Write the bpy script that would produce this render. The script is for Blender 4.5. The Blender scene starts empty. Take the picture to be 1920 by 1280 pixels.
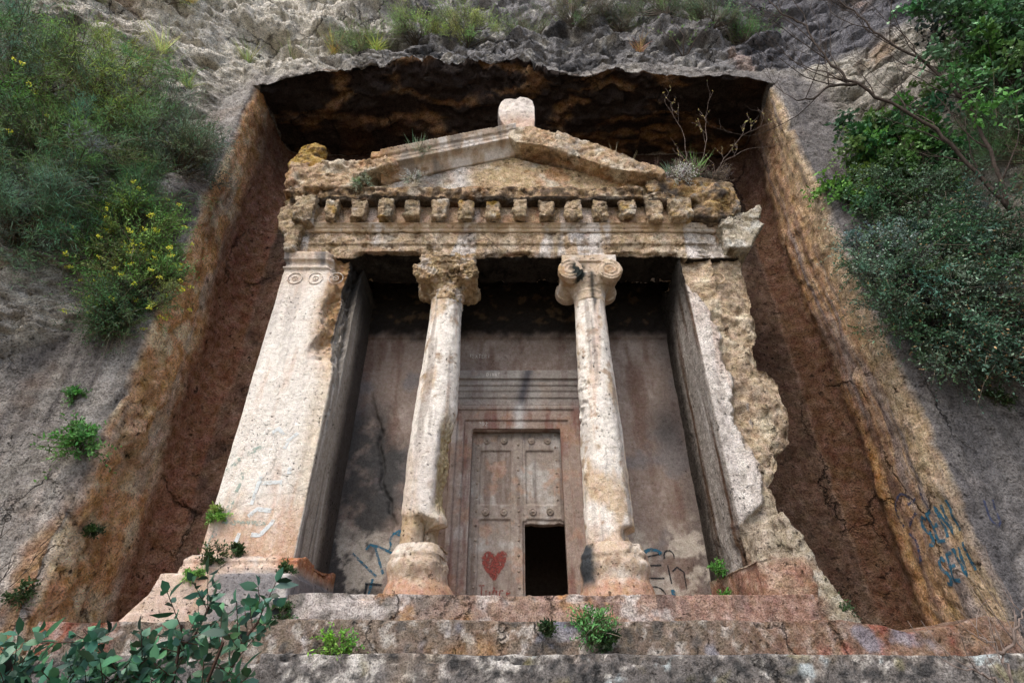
import bpy, bmesh, math, random
import numpy as np
from mathutils import Vector, Matrix
R = math.radians
sc = bpy.context.scene
COLL = sc.collection
# ------------------------------------------------------------------ camera, sky, sun, exposure
cam_d = bpy.data.cameras.new('camera'); cam = bpy.data.objects.new('camera', cam_d); COLL.objects.link(cam)
cam.location = (-0.08, 0.0, 1.6); cam.rotation_euler = (R(90 + 32.5), 0, 0)
cam_d.sensor_width = 36; cam_d.lens = 18.75; cam_d.clip_start = 0.05; cam_d.clip_end = 3000
sc.camera = cam
SUN_EL, SUN_AZ = 52, 205          # azimuth clockwise from +Y (north); 180 = behind the camera
world = bpy.data.worlds.new('World'); sc.world = world; world.use_nodes = True
wn = world.node_tree
sky = wn.nodes.new('ShaderNodeTexSky'); sky.sky_type = 'NISHITA'; sky.sun_disc = False
sky.sun_elevation = R(SUN_EL); sky.sun_rotation = R(SUN_AZ); sky.dust_density = 3.0; sky.air_density = 1.0
bg = wn.nodes['Background']; bg.inputs['Strength'].default_value = 0.15; sc.cycles.max_bounces = 8
wn.links.new(sky.outputs[0], bg.inputs[0])
sl = bpy.data.lights.new('sun', 'SUN'); sl.energy = 1.5; sl.angle = R(28); sl.color = (1.0, 0.93, 0.84)
so = bpy.data.objects.new('sun', sl); COLL.objects.link(so)
_sd = Vector((math.sin(R(SUN_AZ)) * math.cos(R(SUN_EL)), math.cos(R(SUN_AZ)) * math.cos(R(SUN_EL)), math.sin(R(SUN_EL))))
so.rotation_euler = _sd.to_track_quat('Z', 'Y').to_euler()
sc.view_settings.view_transform = 'Standard'; sc.view_settings.look = 'None'
sc.view_settings.exposure = 0.85; sc.view_settings.gamma = 1.0
random.seed(7)

# ------------------------------------------------------------------ noise (numpy gradient noise)
_rs = np.random.RandomState(11)
_P = _rs.permutation(256).astype(np.int32); _P = np.concatenate([_P, _P, _P])
_g = _rs.normal(size=(256, 3)); _G = (_g / np.linalg.norm(_g, axis=1)[:, None]).astype(np.float32)
def pn(p):
    p = p.astype(np.float32); i = np.floor(p).astype(np.int32); f = p - i; i &= 255
    u = f * f * f * (f * (f * 6 - 15) + 10); out = None
    res = []
    for dx in (0, 1):
        a = _P[i[:, 0] + dx]
        for dy in (0, 1):
            b = _P[a + i[:, 1] + dy]
            for dz in (0, 1):
                g = _G[_P[b + i[:, 2] + dz]]
                res.append(g[:, 0] * (f[:, 0] - dx) + g[:, 1] * (f[:, 1] - dy) + g[:, 2] * (f[:, 2] - dz))
    x00 = res[0] + (res[1] - res[0]) * u[:, 2]; x01 = res[2] + (res[3] - res[2]) * u[:, 2]
    x10 = res[4] + (res[5] - res[4]) * u[:, 2]; x11 = res[6] + (res[7] - res[6]) * u[:, 2]
    y0 = x00 + (x01 - x00) * u[:, 1]; y1 = x10 + (x11 - x10) * u[:, 1]
    return y0 + (y1 - y0) * u[:, 0]
def N(co, s, octv=4, seed=0, gain=.55):
    """fractal noise about -1..1; s = frequency (number or xyz)"""
    s = np.array(s if hasattr(s, '__len__') else (s, s, s), dtype=np.float32)
    p = co * s + np.array([seed * 17.3 + 31.7, seed * 5.1 + 11.3, seed * 9.7 + 71.9], dtype=np.float32)
    a = 1.0; t = 0; o = np.zeros(len(co), dtype=np.float32)
    for k in range(octv):
        o += a * pn(p); t += a; a *= gain; p = p * 2.03 + 7.7
    return o / t * 2.4
def WN(co, s, seed=0):
    """fractured blocks: every cell of a jittered lattice is its own tilted facet, about -1..1"""
    s = np.array(s if hasattr(s, '__len__') else (s, s, s), dtype=np.float32); out = np.empty(len(co), dtype=np.float32)
    for k0 in range(0, len(co), 200000):
        c = co[k0:k0 + 200000]; p = (c * s + VN(c, 1.1, 2, seed + 3) * .22 + seed * 7.13 + 40).astype(np.float32); i = np.floor(p).astype(np.int32); best = np.full(len(p), 9e9, dtype=np.float32); val = np.zeros(len(p), dtype=np.float32)
        for dx in (-1, 0, 1):
            for dy in (-1, 0, 1):
                for dz in (-1, 0, 1):
                    j = i + np.array([dx, dy, dz]); h = _P[_P[_P[j[:, 0] & 255] + (j[:, 1] & 255)] + (j[:, 2] & 255)]; g = _G[h]; q = p - (j + .5 + g * .42); d = (q * q).sum(1); m = d < best
                    best = np.where(m, d, best); g2 = _G[_P[h + 7]]; val = np.where(m, g2[:, 0] * .55 + (q * _G[_P[h + 19]]).sum(1) * 1.1, val)
        out[k0:k0 + 200000] = val
    return out
def RN(co, s, octv=4, seed=0):
    """craggy broken-rock noise 0..1: jagged with sharp-sided hollows"""
    n = N(co, s, octv + 1, seed + 300, .64); q = np.array(s if hasattr(s, '__len__') else (s, s, s), dtype=np.float32)
    h = sm(.08, .30, N(co, q * 2.3, 3, seed + 331, .6)); h2 = sm(.12, .30, N(co, q * 5.5, 3, seed + 347, .6)); st = N(co, (q[0] * .5, q[1] * .5, q[2] * 2.6), 3, seed + 353)
    if octv < 5: return np.clip(.62 + .34 * n - .26 * h - .14 * h2 + .10 * st, 0, 1)
    w = WN(co, q * 1.5, seed) * .6 + WN(co, q * 3.7, seed + 1) * .3
    return np.clip(.56 + .20 * n - .12 * h - .08 * h2 + .08 * st + .34 * w, 0, 1)
def RG(co, s, octv=4, seed=0):
    """ridged noise 0..1"""
    s = np.array(s if hasattr(s, '__len__') else (s, s, s), dtype=np.float32)
    p = co * s + seed * 13.7 + 3.3; a = 1.0; t = 0; o = np.zeros(len(co), dtype=np.float32)
    for k in range(octv):
        o += a * (1 - np.abs(pn(p)) * 2.2); t += a; a *= .5; p = p * 2.1 + 5.1
    return np.clip(o / t, 0, 1)
def sm(a, b, x):
    t = np.clip((x - a) / (b - a), 0, 1); return t * t * (3 - 2 * t)
def mixc(c, d, m):
    d = np.asarray(d, dtype=np.float32); m = np.clip(m, 0, 1)[:, None]
    return c * (1 - m) + d * m
def flat(co, c): return np.tile(np.array(c, dtype=np.float32), (len(co), 1))
def VN(co, s, octv, seed):
    return np.stack([N(co, s, octv, seed), N(co, s, octv, seed + 1), N(co, s, octv, seed + 2)], 1)

# ------------------------------------------------------------------ materials
def rock_mat(name, speck=.45, bump=.03, scale=9, pits=.3, rough=.92, spec=.12, crack=0):
    m = bpy.data.materials.new(name); m.use_nodes = True; nt = m.node_tree; nd = nt.nodes; lk = nt.links
    b = nd['Principled BSDF']; b.inputs['Roughness'].default_value = rough; b.inputs['Specular IOR Level'].default_value = spec
    at = nd.new('ShaderNodeAttribute'); at.attribute_name = 'Col'
    geo = nd.new('ShaderNodeNewGeometry')
    def noise(sc_, det, ro=.6):
        n = nd.new('ShaderNodeTexNoise'); n.inputs['Scale'].default_value = sc_; n.inputs['Detail'].default_value = det
        n.inputs['Roughness'].default_value = ro; lk.new(geo.outputs['Position'], n.inputs['Vector']); return n
    def mr(src, a, b_, c, d):
        n = nd.new('ShaderNodeMapRange'); n.inputs[1].default_value = a; n.inputs[2].default_value = b_
        n.inputs[3].default_value = c; n.inputs[4].default_value = d; lk.new(src, n.inputs[0]); return n.outputs[0]
    def mth(op, a, b_):
        n = nd.new('ShaderNodeMath'); n.operation = op
        for k, v in ((0, a), (1, b_)):
            if hasattr(v, 'links'): lk.new(v, n.inputs[k])
            else: n.inputs[k].default_value = v
        return n.outputs[0]
    n1 = noise(scale, 8, .72); n2 = noise(scale * 5.5, 5, .65); n3 = noise(scale * 1.7, 6, .6)
    nP = noise(scale * .14, 4, .6); pm = mr(nP.outputs[0], .42, .62, .12, 1.25)
    v1 = mr(n1.outputs[0], .3, .7, 1 - speck, 1 + speck)
    v2 = mr(n2.outputs[0], .34, .66, max(.15, 1 - speck * 1.15), 1 + speck * 1.15)
    pit = mr(n3.outputs[0], .60, .68, 0, pits)
    pit2 = mr(n2.outputs[0], .60, .67, 0, pits * .9)
    val = mth('MULTIPLY', v1, v2); pit = mth('MULTIPLY', pit, pm); pit2 = mth('MULTIPLY', pit2, pm)
    val = mth('MULTIPLY', val, mth('SUBTRACT', 1.0, pit)); val = mth('MULTIPLY', val, mth('SUBTRACT', 1.0, pit2))
    ck = None
    if crack:
        nw = noise(1.3, 5, .65); ad = nd.new('ShaderNodeVectorMath'); ad.operation = 'MULTIPLY_ADD'; lk.new(nw.outputs[1], ad.inputs[0]); ad.inputs[1].default_value = (.9, .9, .9); lk.new(geo.outputs['Position'], ad.inputs[2])
        mp = nd.new('ShaderNodeMapping'); mp.inputs['Scale'].default_value = (1, 1, .55); mp.inputs['Rotation'].default_value = (0, .5, 0); lk.new(ad.outputs[0], mp.inputs[0])
        vo = nd.new('ShaderNodeTexVoronoi'); vo.feature = 'DISTANCE_TO_EDGE'; vo.inputs['Scale'].default_value = .8; lk.new(mp.outputs[0], vo.inputs['Vector'])
        nm = noise(.55, 3, .5); msk = mr(nm.outputs[0], .5, .6, 0, crack); ck = mth('MULTIPLY', mr(vo.outputs['Distance'], 0, .022, 1, 0), msk)
        val = mth('MULTIPLY', val, mth('SUBTRACT', 1.0, mth('MULTIPLY', ck, .75)))
    vm = nd.new('ShaderNodeVectorMath'); vm.operation = 'SCALE'
    lk.new(at.outputs['Color'], vm.inputs[0]); lk.new(val, vm.inputs['Scale'])
    # slight hue drift
    hs = nd.new('ShaderNodeHueSaturation'); lk.new(vm.outputs[0], hs.inputs['Color'])
    n4 = noise(scale * .8, 4); lk.new(mr(n4.outputs[0], .3, .7, .485, .515), hs.inputs['Hue'])
    lk.new(mr(n1.outputs[0], .3, .7, 1.25, .8), hs.inputs['Saturation'])
    lk.new(hs.outputs[0], b.inputs['Base Color'])
    h = mth('ADD', n1.outputs[0], mth('MULTIPLY', n2.outputs[0], .45))
    h = mth('SUBTRACT', h, mth('MULTIPLY', mth('ADD', pit, pit2), .9))
    if ck is not None: h = mth('SUBTRACT', h, mth('MULTIPLY', ck, .8))
    bp = nd.new('ShaderNodeBump'); bp.inputs['Strength'].default_value = 1.0; bp.inputs['Distance'].default_value = bump
    lk.new(h, bp.inputs['Height']); lk.new(bp.outputs[0], b.inputs['Normal'])
    return m
M_CLIFF = rock_mat('cliff_rock', .50, .15, 6, .7, crack=1.0)
M_STONE = rock_mat('tomb_marble', .22, .035, 12, .8, crack=.3)
M_ROUGH = rock_mat('tomb_rough', .5, .08, 9, .75, crack=.6)
M_STEP = rock_mat('step_stone', .52, .05, 10, .6, crack=.9)
M_DOOR = rock_mat('door_stone', .26, .016, 14, .4)
def plain_mat(name, col, rough=.9, em=None):
    m = bpy.data.materials.new(name); m.use_nodes = True; nt = m.node_tree; b = nt.nodes['Principled BSDF']
    b.inputs['Roughness'].default_value = rough; b.inputs['Specular IOR Level'].default_value = .1
    n = nt.nodes.new('ShaderNodeTexNoise'); n.inputs['Scale'].default_value = 22; n.inputs['Detail'].default_value = 6
    g = nt.nodes.new('ShaderNodeNewGeometry'); nt.links.new(g.outputs['Position'], n.inputs['Vector'])
    r = nt.nodes.new('ShaderNodeValToRGB'); nt.links.new(n.outputs[0], r.inputs[0])
    r.color_ramp.elements[0].position = .35; r.color_ramp.elements[1].position = .65
    r.color_ramp.elements[0].color = (*[c * .6 for c in col], 1); r.color_ramp.elements[1].color = (*[min(1, c * 1.3) for c in col], 1)
    nt.links.new(r.outputs[0], b.inputs['Base Color']); return m
def paint_mat(name, col, cover=.5):
    """thin worn paint: patches of it have gone"""
    m = bpy.data.materials.new(name); m.use_nodes = True; nt = m.node_tree; b = nt.nodes['Principled BSDF']
    b.inputs['Roughness'].default_value = .85; b.inputs['Base Color'].default_value = (*col, 1); b.inputs['Specular IOR Level'].default_value = .1
    n = nt.nodes.new('ShaderNodeTexNoise'); n.inputs['Scale'].default_value = 17; n.inputs['Detail'].default_value = 6; n.inputs['Roughness'].default_value = .7
    g = nt.nodes.new('ShaderNodeNewGeometry'); nt.links.new(g.outputs['Position'], n.inputs['Vector'])
    r = nt.nodes.new('ShaderNodeMapRange'); nt.links.new(n.outputs[0], r.inputs[0])
    r.inputs[1].default_value = .62 - cover * .3; r.inputs[2].default_value = .70 - cover * .2
    r.inputs[3].default_value = 0; r.inputs[4].default_value = .85
    nt.links.new(r.outputs[0], b.inputs['Alpha']); return m
def leaf_mat(name, trans=.3, rough=.55):
    m = bpy.data.materials.new(name); m.use_nodes = True; nt = m.node_tree; nd = nt.nodes; lk = nt.links
    b = nd['Principled BSDF']; b.inputs['Roughness'].default_value = rough; b.inputs['Specular IOR Level'].default_value = .3
    at = nd.new('ShaderNodeAttribute'); at.attribute_name = 'Col'; lk.new(at.outputs['Color'], b.inputs['Base Color'])
    t = nd.new('ShaderNodeBsdfTranslucent'); lk.new(at.outputs['Color'], t.inputs['Color'])
    mx = nd.new('ShaderNodeMixShader'); mx.inputs[0].default_value = trans
    lk.new(b.outputs[0], mx.inputs[1]); lk.new(t.outputs[0], mx.inputs[2]); lk.new(mx.outputs[0], nd['Material Output'].inputs[0]); return m
M_LEAF = leaf_mat('leaf'); M_GLOSSY = leaf_mat('leathery_leaf', .15, .4)
M_BARK = plain_mat('bark', (.055, .043, .036)); M_TWIG = plain_mat('pale_twig', (.19, .15, .13))

# ------------------------------------------------------------------ mesh makers
def link(o, parent=None):
    COLL.objects.link(o)
    if parent: o.parent = parent
    return o
def tag(o, label=None, cat=None, group=None, kind=None):
    if label: o['label'] = label
    if cat: o['category'] = cat
    if group: o['group'] = group
    if kind: o['kind'] = kind
    return o
def empty(name, loc, label, cat, group=None, kind=None):
    o = bpy.data.objects.new(name, None); o.location = loc; o.empty_display_size = .3; link(o)
    return tag(o, label, cat, group, kind)
def np_mesh(name, V, F, mat, parent=None, off=(0, 0, 0), col=None, smooth=True, nverts=4):
    me = bpy.data.meshes.new(name); V = np.asarray(V, dtype=np.float32) - np.array(off, dtype=np.float32); F = np.asarray(F, dtype=np.int32)
    me.vertices.add(len(V)); me.vertices.foreach_set('co', V.ravel())
    me.loops.add(F.size); me.loops.foreach_set('vertex_index', F.ravel())
    me.polygons.add(len(F)); me.polygons.foreach_set('loop_start', np.arange(0, F.size, F.shape[1], dtype=np.int32))
    me.polygons.foreach_set('loop_total', np.full(len(F), F.shape[1], dtype=np.int32))
    if smooth: me.polygons.foreach_set('use_smooth', np.ones(len(F), dtype=bool))
    me.update(calc_edges=True); me.validate()
    if col is not None: set_col(me, col)
    me.materials.append(mat)
    o = bpy.data.objects.new(name, me); link(o, parent); return o
def set_col(me, col):
    a = me.color_attributes.new('Col', 'FLOAT_COLOR', 'POINT')
    c = np.ones((len(me.vertices), 4), dtype=np.float32); c[:, :3] = np.clip(col, 0.002, .95); a.data.foreach_set('color', c.ravel())
class B:
    """collects closed pieces for one solid"""
    def __init__(s): s.bm = bmesh.new()
    def box(s, x0, x1, y0, y1, z0, z1, rot=0):
        g = bmesh.ops.create_cube(s.bm, size=1); M = Matrix.Translation(((x0 + x1) / 2, (y0 + y1) / 2, (z0 + z1) / 2)) @ Matrix.Rotation(rot, 4, 'Y') @ Matrix.Diagonal((x1 - x0, y1 - y0, z1 - z0, 1))
        bmesh.ops.transform(s.bm, matrix=M, verts=g['verts']); return s
    def prism(s, poly, y0, y1):
        a = [s.bm.verts.new((x, y0, z)) for x, z in poly]; b = [s.bm.verts.new((x, y1, z)) for x, z in poly]; n = len(poly)
        f = [s.bm.faces.new(a), s.bm.faces.new(b[::-1])] + [s.bm.faces.new((a[(i + 1) % n], a[i], b[i], b[(i + 1) % n])) for i in range(n)]
        bmesh.ops.recalc_face_normals(s.bm, faces=f); return s
    def xprof(s, prof, x0, x1):
        a = [s.bm.verts.new((x0, y, z)) for y, z in prof]; b = [s.bm.verts.new((x1, y, z)) for y, z in prof]; n = len(prof)
        f = [s.bm.faces.new(a), s.bm.faces.new(b[::-1])] + [s.bm.faces.new((a[(i + 1) % n], a[i], b[i], b[(i + 1) % n])) for i in range(n)]
        bmesh.ops.recalc_face_normals(s.bm, faces=f); return s
    def blob(s, c, r, sub=3):
        g = bmesh.ops.create_icosphere(s.bm, subdivisions=sub, radius=1)
        bmesh.ops.transform(s.bm, matrix=Matrix.Translation(c) @ Matrix.Diagonal((*r, 1)), verts=g['verts']); return s
    def cyl_y(s, x, z, r, y0, y1, r2=None, seg=40):
        g = bmesh.ops.create_cone(s.bm, cap_ends=True, segments=seg, radius1=r, radius2=r2 or r, depth=1)
        bmesh.ops.transform(s.bm, matrix=Matrix.Translation((x, (y0 + y1) / 2, z)) @ Matrix.Rotation(R(-90), 4, 'X') @ Matrix.Diagonal((1, 1, y1 - y0, 1)), verts=g['verts']); return s
    def tube(s, pts, r, seg=8):
        pts = [Vector(p) for p in pts]; rings = []
        for i, p in enumerate(pts):
            d = (pts[min(i + 1, len(pts) - 1)] - pts[max(i - 1, 0)]).normalized()
            u = d.orthogonal().normalized(); v = d.cross(u)
            if rings:
                u = (pu - d * pu.dot(d)).normalized(); v = d.cross(u)
            pu = u; rr = r[i] if hasattr(r, '__len__') else r
            rings.append([s.bm.verts.new(p + (u * math.cos(t) + v * math.sin(t)) * rr) for t in [k * 2 * math.pi / seg for k in range(seg)]])
        f = []
        for a, b in zip(rings, rings[1:]):
            for k in range(seg): f.append(s.bm.faces.new((a[k], a[(k + 1) % seg], b[(k + 1) % seg], b[k])))
        f.append(s.bm.faces.new(rings[0][::-1])); f.append(s.bm.faces.new(rings[-1])); bmesh.ops.recalc_face_normals(s.bm, faces=f); return s
    def lathe(s, cx, cy, prof, seg=64):
        rings = [[s.bm.verts.new((cx + r * math.cos(t), cy + r * math.sin(t), z)) for t in [k * 2 * math.pi / seg for k in range(seg)]] for z, r in prof]
        f = [s.bm.faces.new(rings[0][::-1]), s.bm.faces.new(rings[-1])]
        for a, b in zip(rings, rings[1:]):
            for k in range(seg): f.append(s.bm.faces.new((a[k], a[(k + 1) % seg], b[(k + 1) % seg], b[k])))
        bmesh.ops.recalc_face_normals(s.bm, faces=f); return s
def rock(name, b, voxel, mat, colf, disp=None, parent=None, off=(0, 0, 0)):
    """one solid: pieces fused, worn (disp) and coloured (colf)"""
    me = bpy.data.meshes.new(name); b.bm.to_mesh(me); b.bm.free(); o = bpy.data.objects.new(name, me); COLL.objects.link(o)
    md = o.modifiers.new('r', 'REMESH'); md.mode = 'VOXEL'; md.voxel_size = voxel; md.use_smooth_shade = True
    dg = bpy.context.evaluated_depsgraph_get(); me2 = bpy.data.meshes.new_from_object(o.evaluated_get(dg)); o.modifiers.clear()
    o.data = me2; me2.name = name; bpy.data.meshes.remove(me)
    n = len(me2.vertices); co = np.empty(n * 3, dtype=np.float32); me2.vertices.foreach_get('co', co); co = co.reshape(-1, 3)
    no = np.empty(n * 3, dtype=np.float32); me2.vertex_normals.foreach_get('vector', no); no = no.reshape(-1, 3)
    c2 = co if disp is None else co + disp(co, no)
    me2.vertices.foreach_set('co', (c2 - np.array(off, dtype=np.float32)).astype(np.float32).ravel()); me2.update()
    me2.polygons.foreach_set('use_smooth', np.ones(len(me2.polygons), dtype=bool))
    set_col(me2, colf(co, no)); me2.materials.clear(); me2.materials.append(mat)
    if parent: o.parent = parent
    return o

# ------------------------------------------------------------------ palette (base colours)
WHITE = (.80, .75, .68); PINK = (.52, .38, .30); OCHRE = (.47, .30, .165); RUST = (.33, .15, .08); YEL = (.58, .46, .31)
DARK = (.045, .038, .034); GREY = (.25, .24, .235); BROWN = (.16, .095, .06)

# ------------------------------------------------------------------ ground
def build_ground():
    n = 60; xs = np.linspace(-1, 1, n); xs = np.sign(xs) * np.abs(xs) ** 3 * 900
    X, Y = np.meshgrid(xs, xs, indexing='ij'); Z = np.zeros_like(X)
    V = np.stack([X, Y, Z], -1).reshape(-1, 3).astype(np.float32)
    V[:, 2] = N(V, .2, 3, 5) * .06
    idx = np.arange(n * n).reshape(n, n); F = np.stack([idx[:-1, :-1], idx[1:, :-1], idx[1:, 1:], idx[:-1, 1:]], -1).reshape(-1, 4)
    c = mixc(flat(V, (.24, .19, .14)), (.12, .13, .06), sm(0, .6, N(V, .5, 3, 2)))
    o = np_mesh('ground', V, F, M_STEP, col=c); tag(o, 'dry earthen ground before the rock steps', kind='structure')
build_ground()

# ------------------------------------------------------------------ the cliff with its carved niche (one sheet)
W = 6.05; YF = 7.32; YB = 9.3; ZC = 13.4
LX = [-6.3, -5.9, -5.2, -3.3, -1.1, .4, 1.7, 2.4, 4.1, 6.2, 6.5]; LZ = [0, 0, .42, .85, 1.1, 1.0, .38, .66, .30, .06, 0]
def cliff_rows():
    rows = [('w', z) for z in np.linspace(-.3, ZC, 375)]
    rows += [('c', k) for k in np.linspace(0, 1, 60)[1:]]
    u = np.linspace(0, 1, 175)[1:]; rows += [('u', ZC + 6.5 * t + 12 * t ** 3.5) for t in u]
    return rows
def cliff_path():
    L = []
    for x in -(W + .17 + np.concatenate([np.linspace(0, 1, 215) ** 1.15 * 11.5])[::-1][:-1]): L.append((x, YF))
    for a in np.linspace(0, 90, 11)[:-1]: L.append((-W - .17 + .17 * math.sin(R(a)), YF + .17 - .17 * math.cos(R(a))))
    for y in np.linspace(YF + .17, YB - .45, 40)[:-1]: L.append((-W, y))
    for a in np.linspace(0, 90, 12)[:-1]: L.append((-W + .45 - .45 * math.cos(R(a)), YB - .45 + .45 * math.sin(R(a))))
    for x in np.linspace(-W + .45, W - .45, 300)[:-1]: L.append((x, YB))
    for a in np.linspace(0, 90, 12)[:-1]: L.append((W - .45 + .45 * math.sin(R(a)), YB - .45 + .45 * math.cos(R(a))))
    for y in np.linspace(YB - .45, YF + .17, 40)[:-1]: L.append((W, y))
    for a in np.linspace(90, 0, 11)[:-1]: L.append((W + .17 - .17 * math.sin(R(a)), YF + .17 - .17 * math.cos(R(a))))
    for x in (W + .17 + np.linspace(0, 1, 215) ** 1.15 * 11.5): L.append((x, YF))
    return np.array(L, dtype=np.float32)
def rough_mask(co):
    """1 on natural rock outside the dressed face"""
    x, z = co[:, 0], co[:, 2]; w = N(co, .5, 4, 3) * .5
    lim_l = np.interp(z, [0, 4.5, 5.6, 6.6, 9, 11, 13, 14], [9.5, 9.0, 8.0, 6.9, 6.8, 6.6, 6.4, 6.2]); lim_r = np.interp(z, [0, 5, 6.5, 8, 10, 12, 14], [10.5, 9.5, 8.4, 7.7, 7.3, 7.0, 6.6])
    m = np.where(x < 0, sm(0, .7, -x - lim_l + w * .7), sm(0, .7, x - lim_r + w * .6))
    return np.maximum(m, sm(13.5, 14.6, z))
def build_cliff():
    path = cliff_path(); rows = cliff_rows(); n = len(path); V = np.zeros((len(rows), n, 3), dtype=np.float32)
    x, y = path[:, 0], path[:, 1]; lip = np.interp(x, LX, LZ).astype(np.float32)
    for j, (k, v) in enumerate(rows):
        if k == 'w':
            yy = y + 3.2 * sm(2.0, 1.6, np.abs(x)) * (y > 9) * float(v < 5.6 and v > 1.5); V[j] = np.stack([x, yy, np.full(n, v)], 1)
        elif k == 'c':
            yy = np.minimum(y, YB - v * (YB - YF)); V[j] = np.stack([x, yy, ZC + lip * v ** 1.6], 1)
        else:
            t = (v - ZC); back = .14 * t + .008 * t * t; V[j] = np.stack([x, np.full(n, YF) + back, v + lip * math.exp(-t / 1.6)], 1)
    kind_c = np.repeat(np.array([r[0] == 'c' for r in rows], dtype=np.float32), n)
    co = V.reshape(-1, 3).copy()
    x, y, z = co[:, 0], co[:, 1], co[:, 2]
    rm = rough_mask(co)
    inn = ((np.abs(x) <= W + .18) & (z <= ZC + .001) & (y > YF + .02)).astype(np.float32) * (1 - kind_c)
    innw = inn
    # displacement
    edge = sm(.05, .6, np.abs(np.abs(x) - W) + np.abs(y - YF)); d = VN(co, .35, 4, 10) * (.10 * (.35 + .65 * edge))[:, None]
    d += VN(co, 2.2, 4, 20) * .045; d += VN(co, 7, 3, 24) * .014; cr2 = np.clip(RG(co, (.45, .45, .28), 2, 15), 0, 1) ** 22; d[:, 1] += (1 - rm) * (cr2 * .10)
    blocks = VN(co, (.55, .55, .8), 5, 30); d += blocks * (rm * .22)[:, None]; d += VN(co, 3.2, 5, 33) * (rm * .07)[:, None]
    rid = RN(co, (.7, .7, 1.1), 6, 4); d[:, 1] -= rm * (rid - .5) * .40; crk = RG(co, (.5, .5, .9), 3, 14) ** 8; d[:, 1] += rm * crk * .40; d[:, 1] -= rm * (RN(co, (2.6, 2.6, 3.4), 4, 16) - .5) * .12
    # natural rock swells out towards the camera on both sides
    out = sm(7.0, 12, np.abs(x)) * 1.6 * sm(-1, 7, z) + sm(7, 9, np.abs(x)) * .5 * rm
    d[:, 1] -= out
    # dressed face: shallow vertical flutes; side walls fluted deeper
    fl = N(co, (1.6, 1.6, .10), 3, 8); fl2 = N(co, (.5, 2.2, .06), 2, 9) * .6 + N(co, (.8, 4.5, .35), 4, 19) * .35
    side = inn * (np.abs(x) > W - .5)
    d[:, 0] += side * np.sign(x) * fl2 * np.where(x > 0, .06, .06)
    d[:, 1] += (1 - inn) * (1 - rm) * fl * .05
    lw = side * (x < 0) * sm(9, 5, z) * sm(8.8, 7.6, y)
    d[:, 0] += lw * (RN(co, (.9, .9, .8), 5, 6) - .5) * .5 * sm(7.4, 7.9, y)
    # niche mouth edges wobble a little, ceiling is layered
    ceil = kind_c * (np.abs(x) < W - .02)
    d[:, 2] += ceil * (RN(co, (.35, .9, 1), 5, 9) - .5) * .5
    # large boulder ledge on the left
    lb = np.exp(-(((x + 6.75) / .55) ** 2 + ((z - 9.6) / .45) ** 2) ** 2); d[:, 1] -= lb * .5
    ub = sm(14.0, 16.0, z) * (N(co, (.30, .3, .5), 4, 44)); d[:, 1] -= ub * .9
    # colour
    s1 = N(co, (1.3, 1.3, .12), 4, 50); s2 = N(co, (3.5, 3.5, .3), 4, 51); m1 = N(co, .5, 5, 52); m2 = N(co, 2.0, 5, 53); m3 = N(co, 1.0, 5, 54)
    c = flat(co, (.33, .305, .28))                                           # dressed outer face
    c = mixc(c, (.42, .39, .36), sm(.0, .6, s1)); c = mixc(c, (.12, .11, .11), sm(.05, .5, s2) * .75); c = mixc(c, (.10, .10, .105), sm(.1, .5, N(co, (.9, .9, .22), 4, 64)) * .6)
    c = mixc(c, (.62, .55, .49), sm(.0, .45, N(co, (1.6, 1.6, .6), 6, 55, .62)) * sm(5.6, 3.6, z + m1) * (x < 0) * .85)
    c = mixc(c, (.24, .17, .12), sm(.1, .7, m3) * .5)
    c = mixc(c, (.155, .15, .16), (x > 0) * (1 - inn) * .55)
    c = mixc(c, (.44, .27, .16), sm(.35, -.05, np.abs(x) - W - .15 - .25 * m1 - .25 * m2 + .12 * z - .3) * (x < 0) * (1 - inn) * sm(4.5, 2.8, z))
    # rough rock
    r_ = flat(co, (.42, .39, .34)); r_ = mixc(r_, (.76, .71, .62), sm(.0, .4, m2)); r_ = mixc(r_, (.11, .105, .10), sm(.1, .7, m3))
    r_ = mixc(r_, (.38, .25, .15), sm(.25, .7, N(co, .8, 4, 57)) * .6)
    up = sm(13.6, 14.6, z); r2 = flat(co, (.27, .265, .27)); r2 = mixc(r2, (.56, .54, .50), sm(.15, .6, m2)); r2 = mixc(r2, (.07, .07, .075), sm(.0, .6, m3))
    r2 = mixc(r2, (.78, .73, .63), sm(-2, -6, x + m1) * .85); r2 = mixc(r2, (.135, .135, .155), sm(5.2, 6.4, x + m1) * .8); r2 = mixc(r2, (.46, .36, .32), sm(.3, .6, N(co, (1.2, 1.2, .35), 4, 63)) * (x > 4.5) * .8)  # upper left: pale rock, lightened further with sunlight put into its colour
    r2 = mixc(r2, (.50, .25, .15), np.exp(-((x + 10.4) / .9) ** 2) * sm(15, 16.2, z) * .9)
    r_ = r_ * (1 - up[:, None]) + r2 * up[:, None]
    c = c * (1 - rm[:, None]) + r_ * rm[:, None]
    # side walls
    dep = (y - YF) / (YB - YF)
    lw_ = flat(co, (.56, .33, .17)); lw_ = mixc(lw_, (.66, .52, .34), sm(-.1, .4, m2)); lw_ = mixc(lw_, (.50, .44, .38), sm(.1, .5, N(co, (2, 2, .4), 5, 66)) * .6); lw_ = mixc(lw_, (.26, .14, .07), sm(.05, .6, m3) * .8)
    lw_ = mixc(lw_, (.56, .48, .38), sm(.1, .5, N(co, (1, 1, .5), 4, 60)) * sm(.6, .2, dep) * sm(6, 3, z))
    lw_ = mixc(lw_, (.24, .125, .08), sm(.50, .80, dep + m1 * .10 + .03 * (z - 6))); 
    rw = flat(co, (.44, .28, .16)); rw = mixc(rw, (.50, .42, .37), sm(.1, .5, fl2)); rw = mixc(rw, (.22, .14, .10), sm(.1, .5, -fl2 + .1 * m2))
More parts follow.
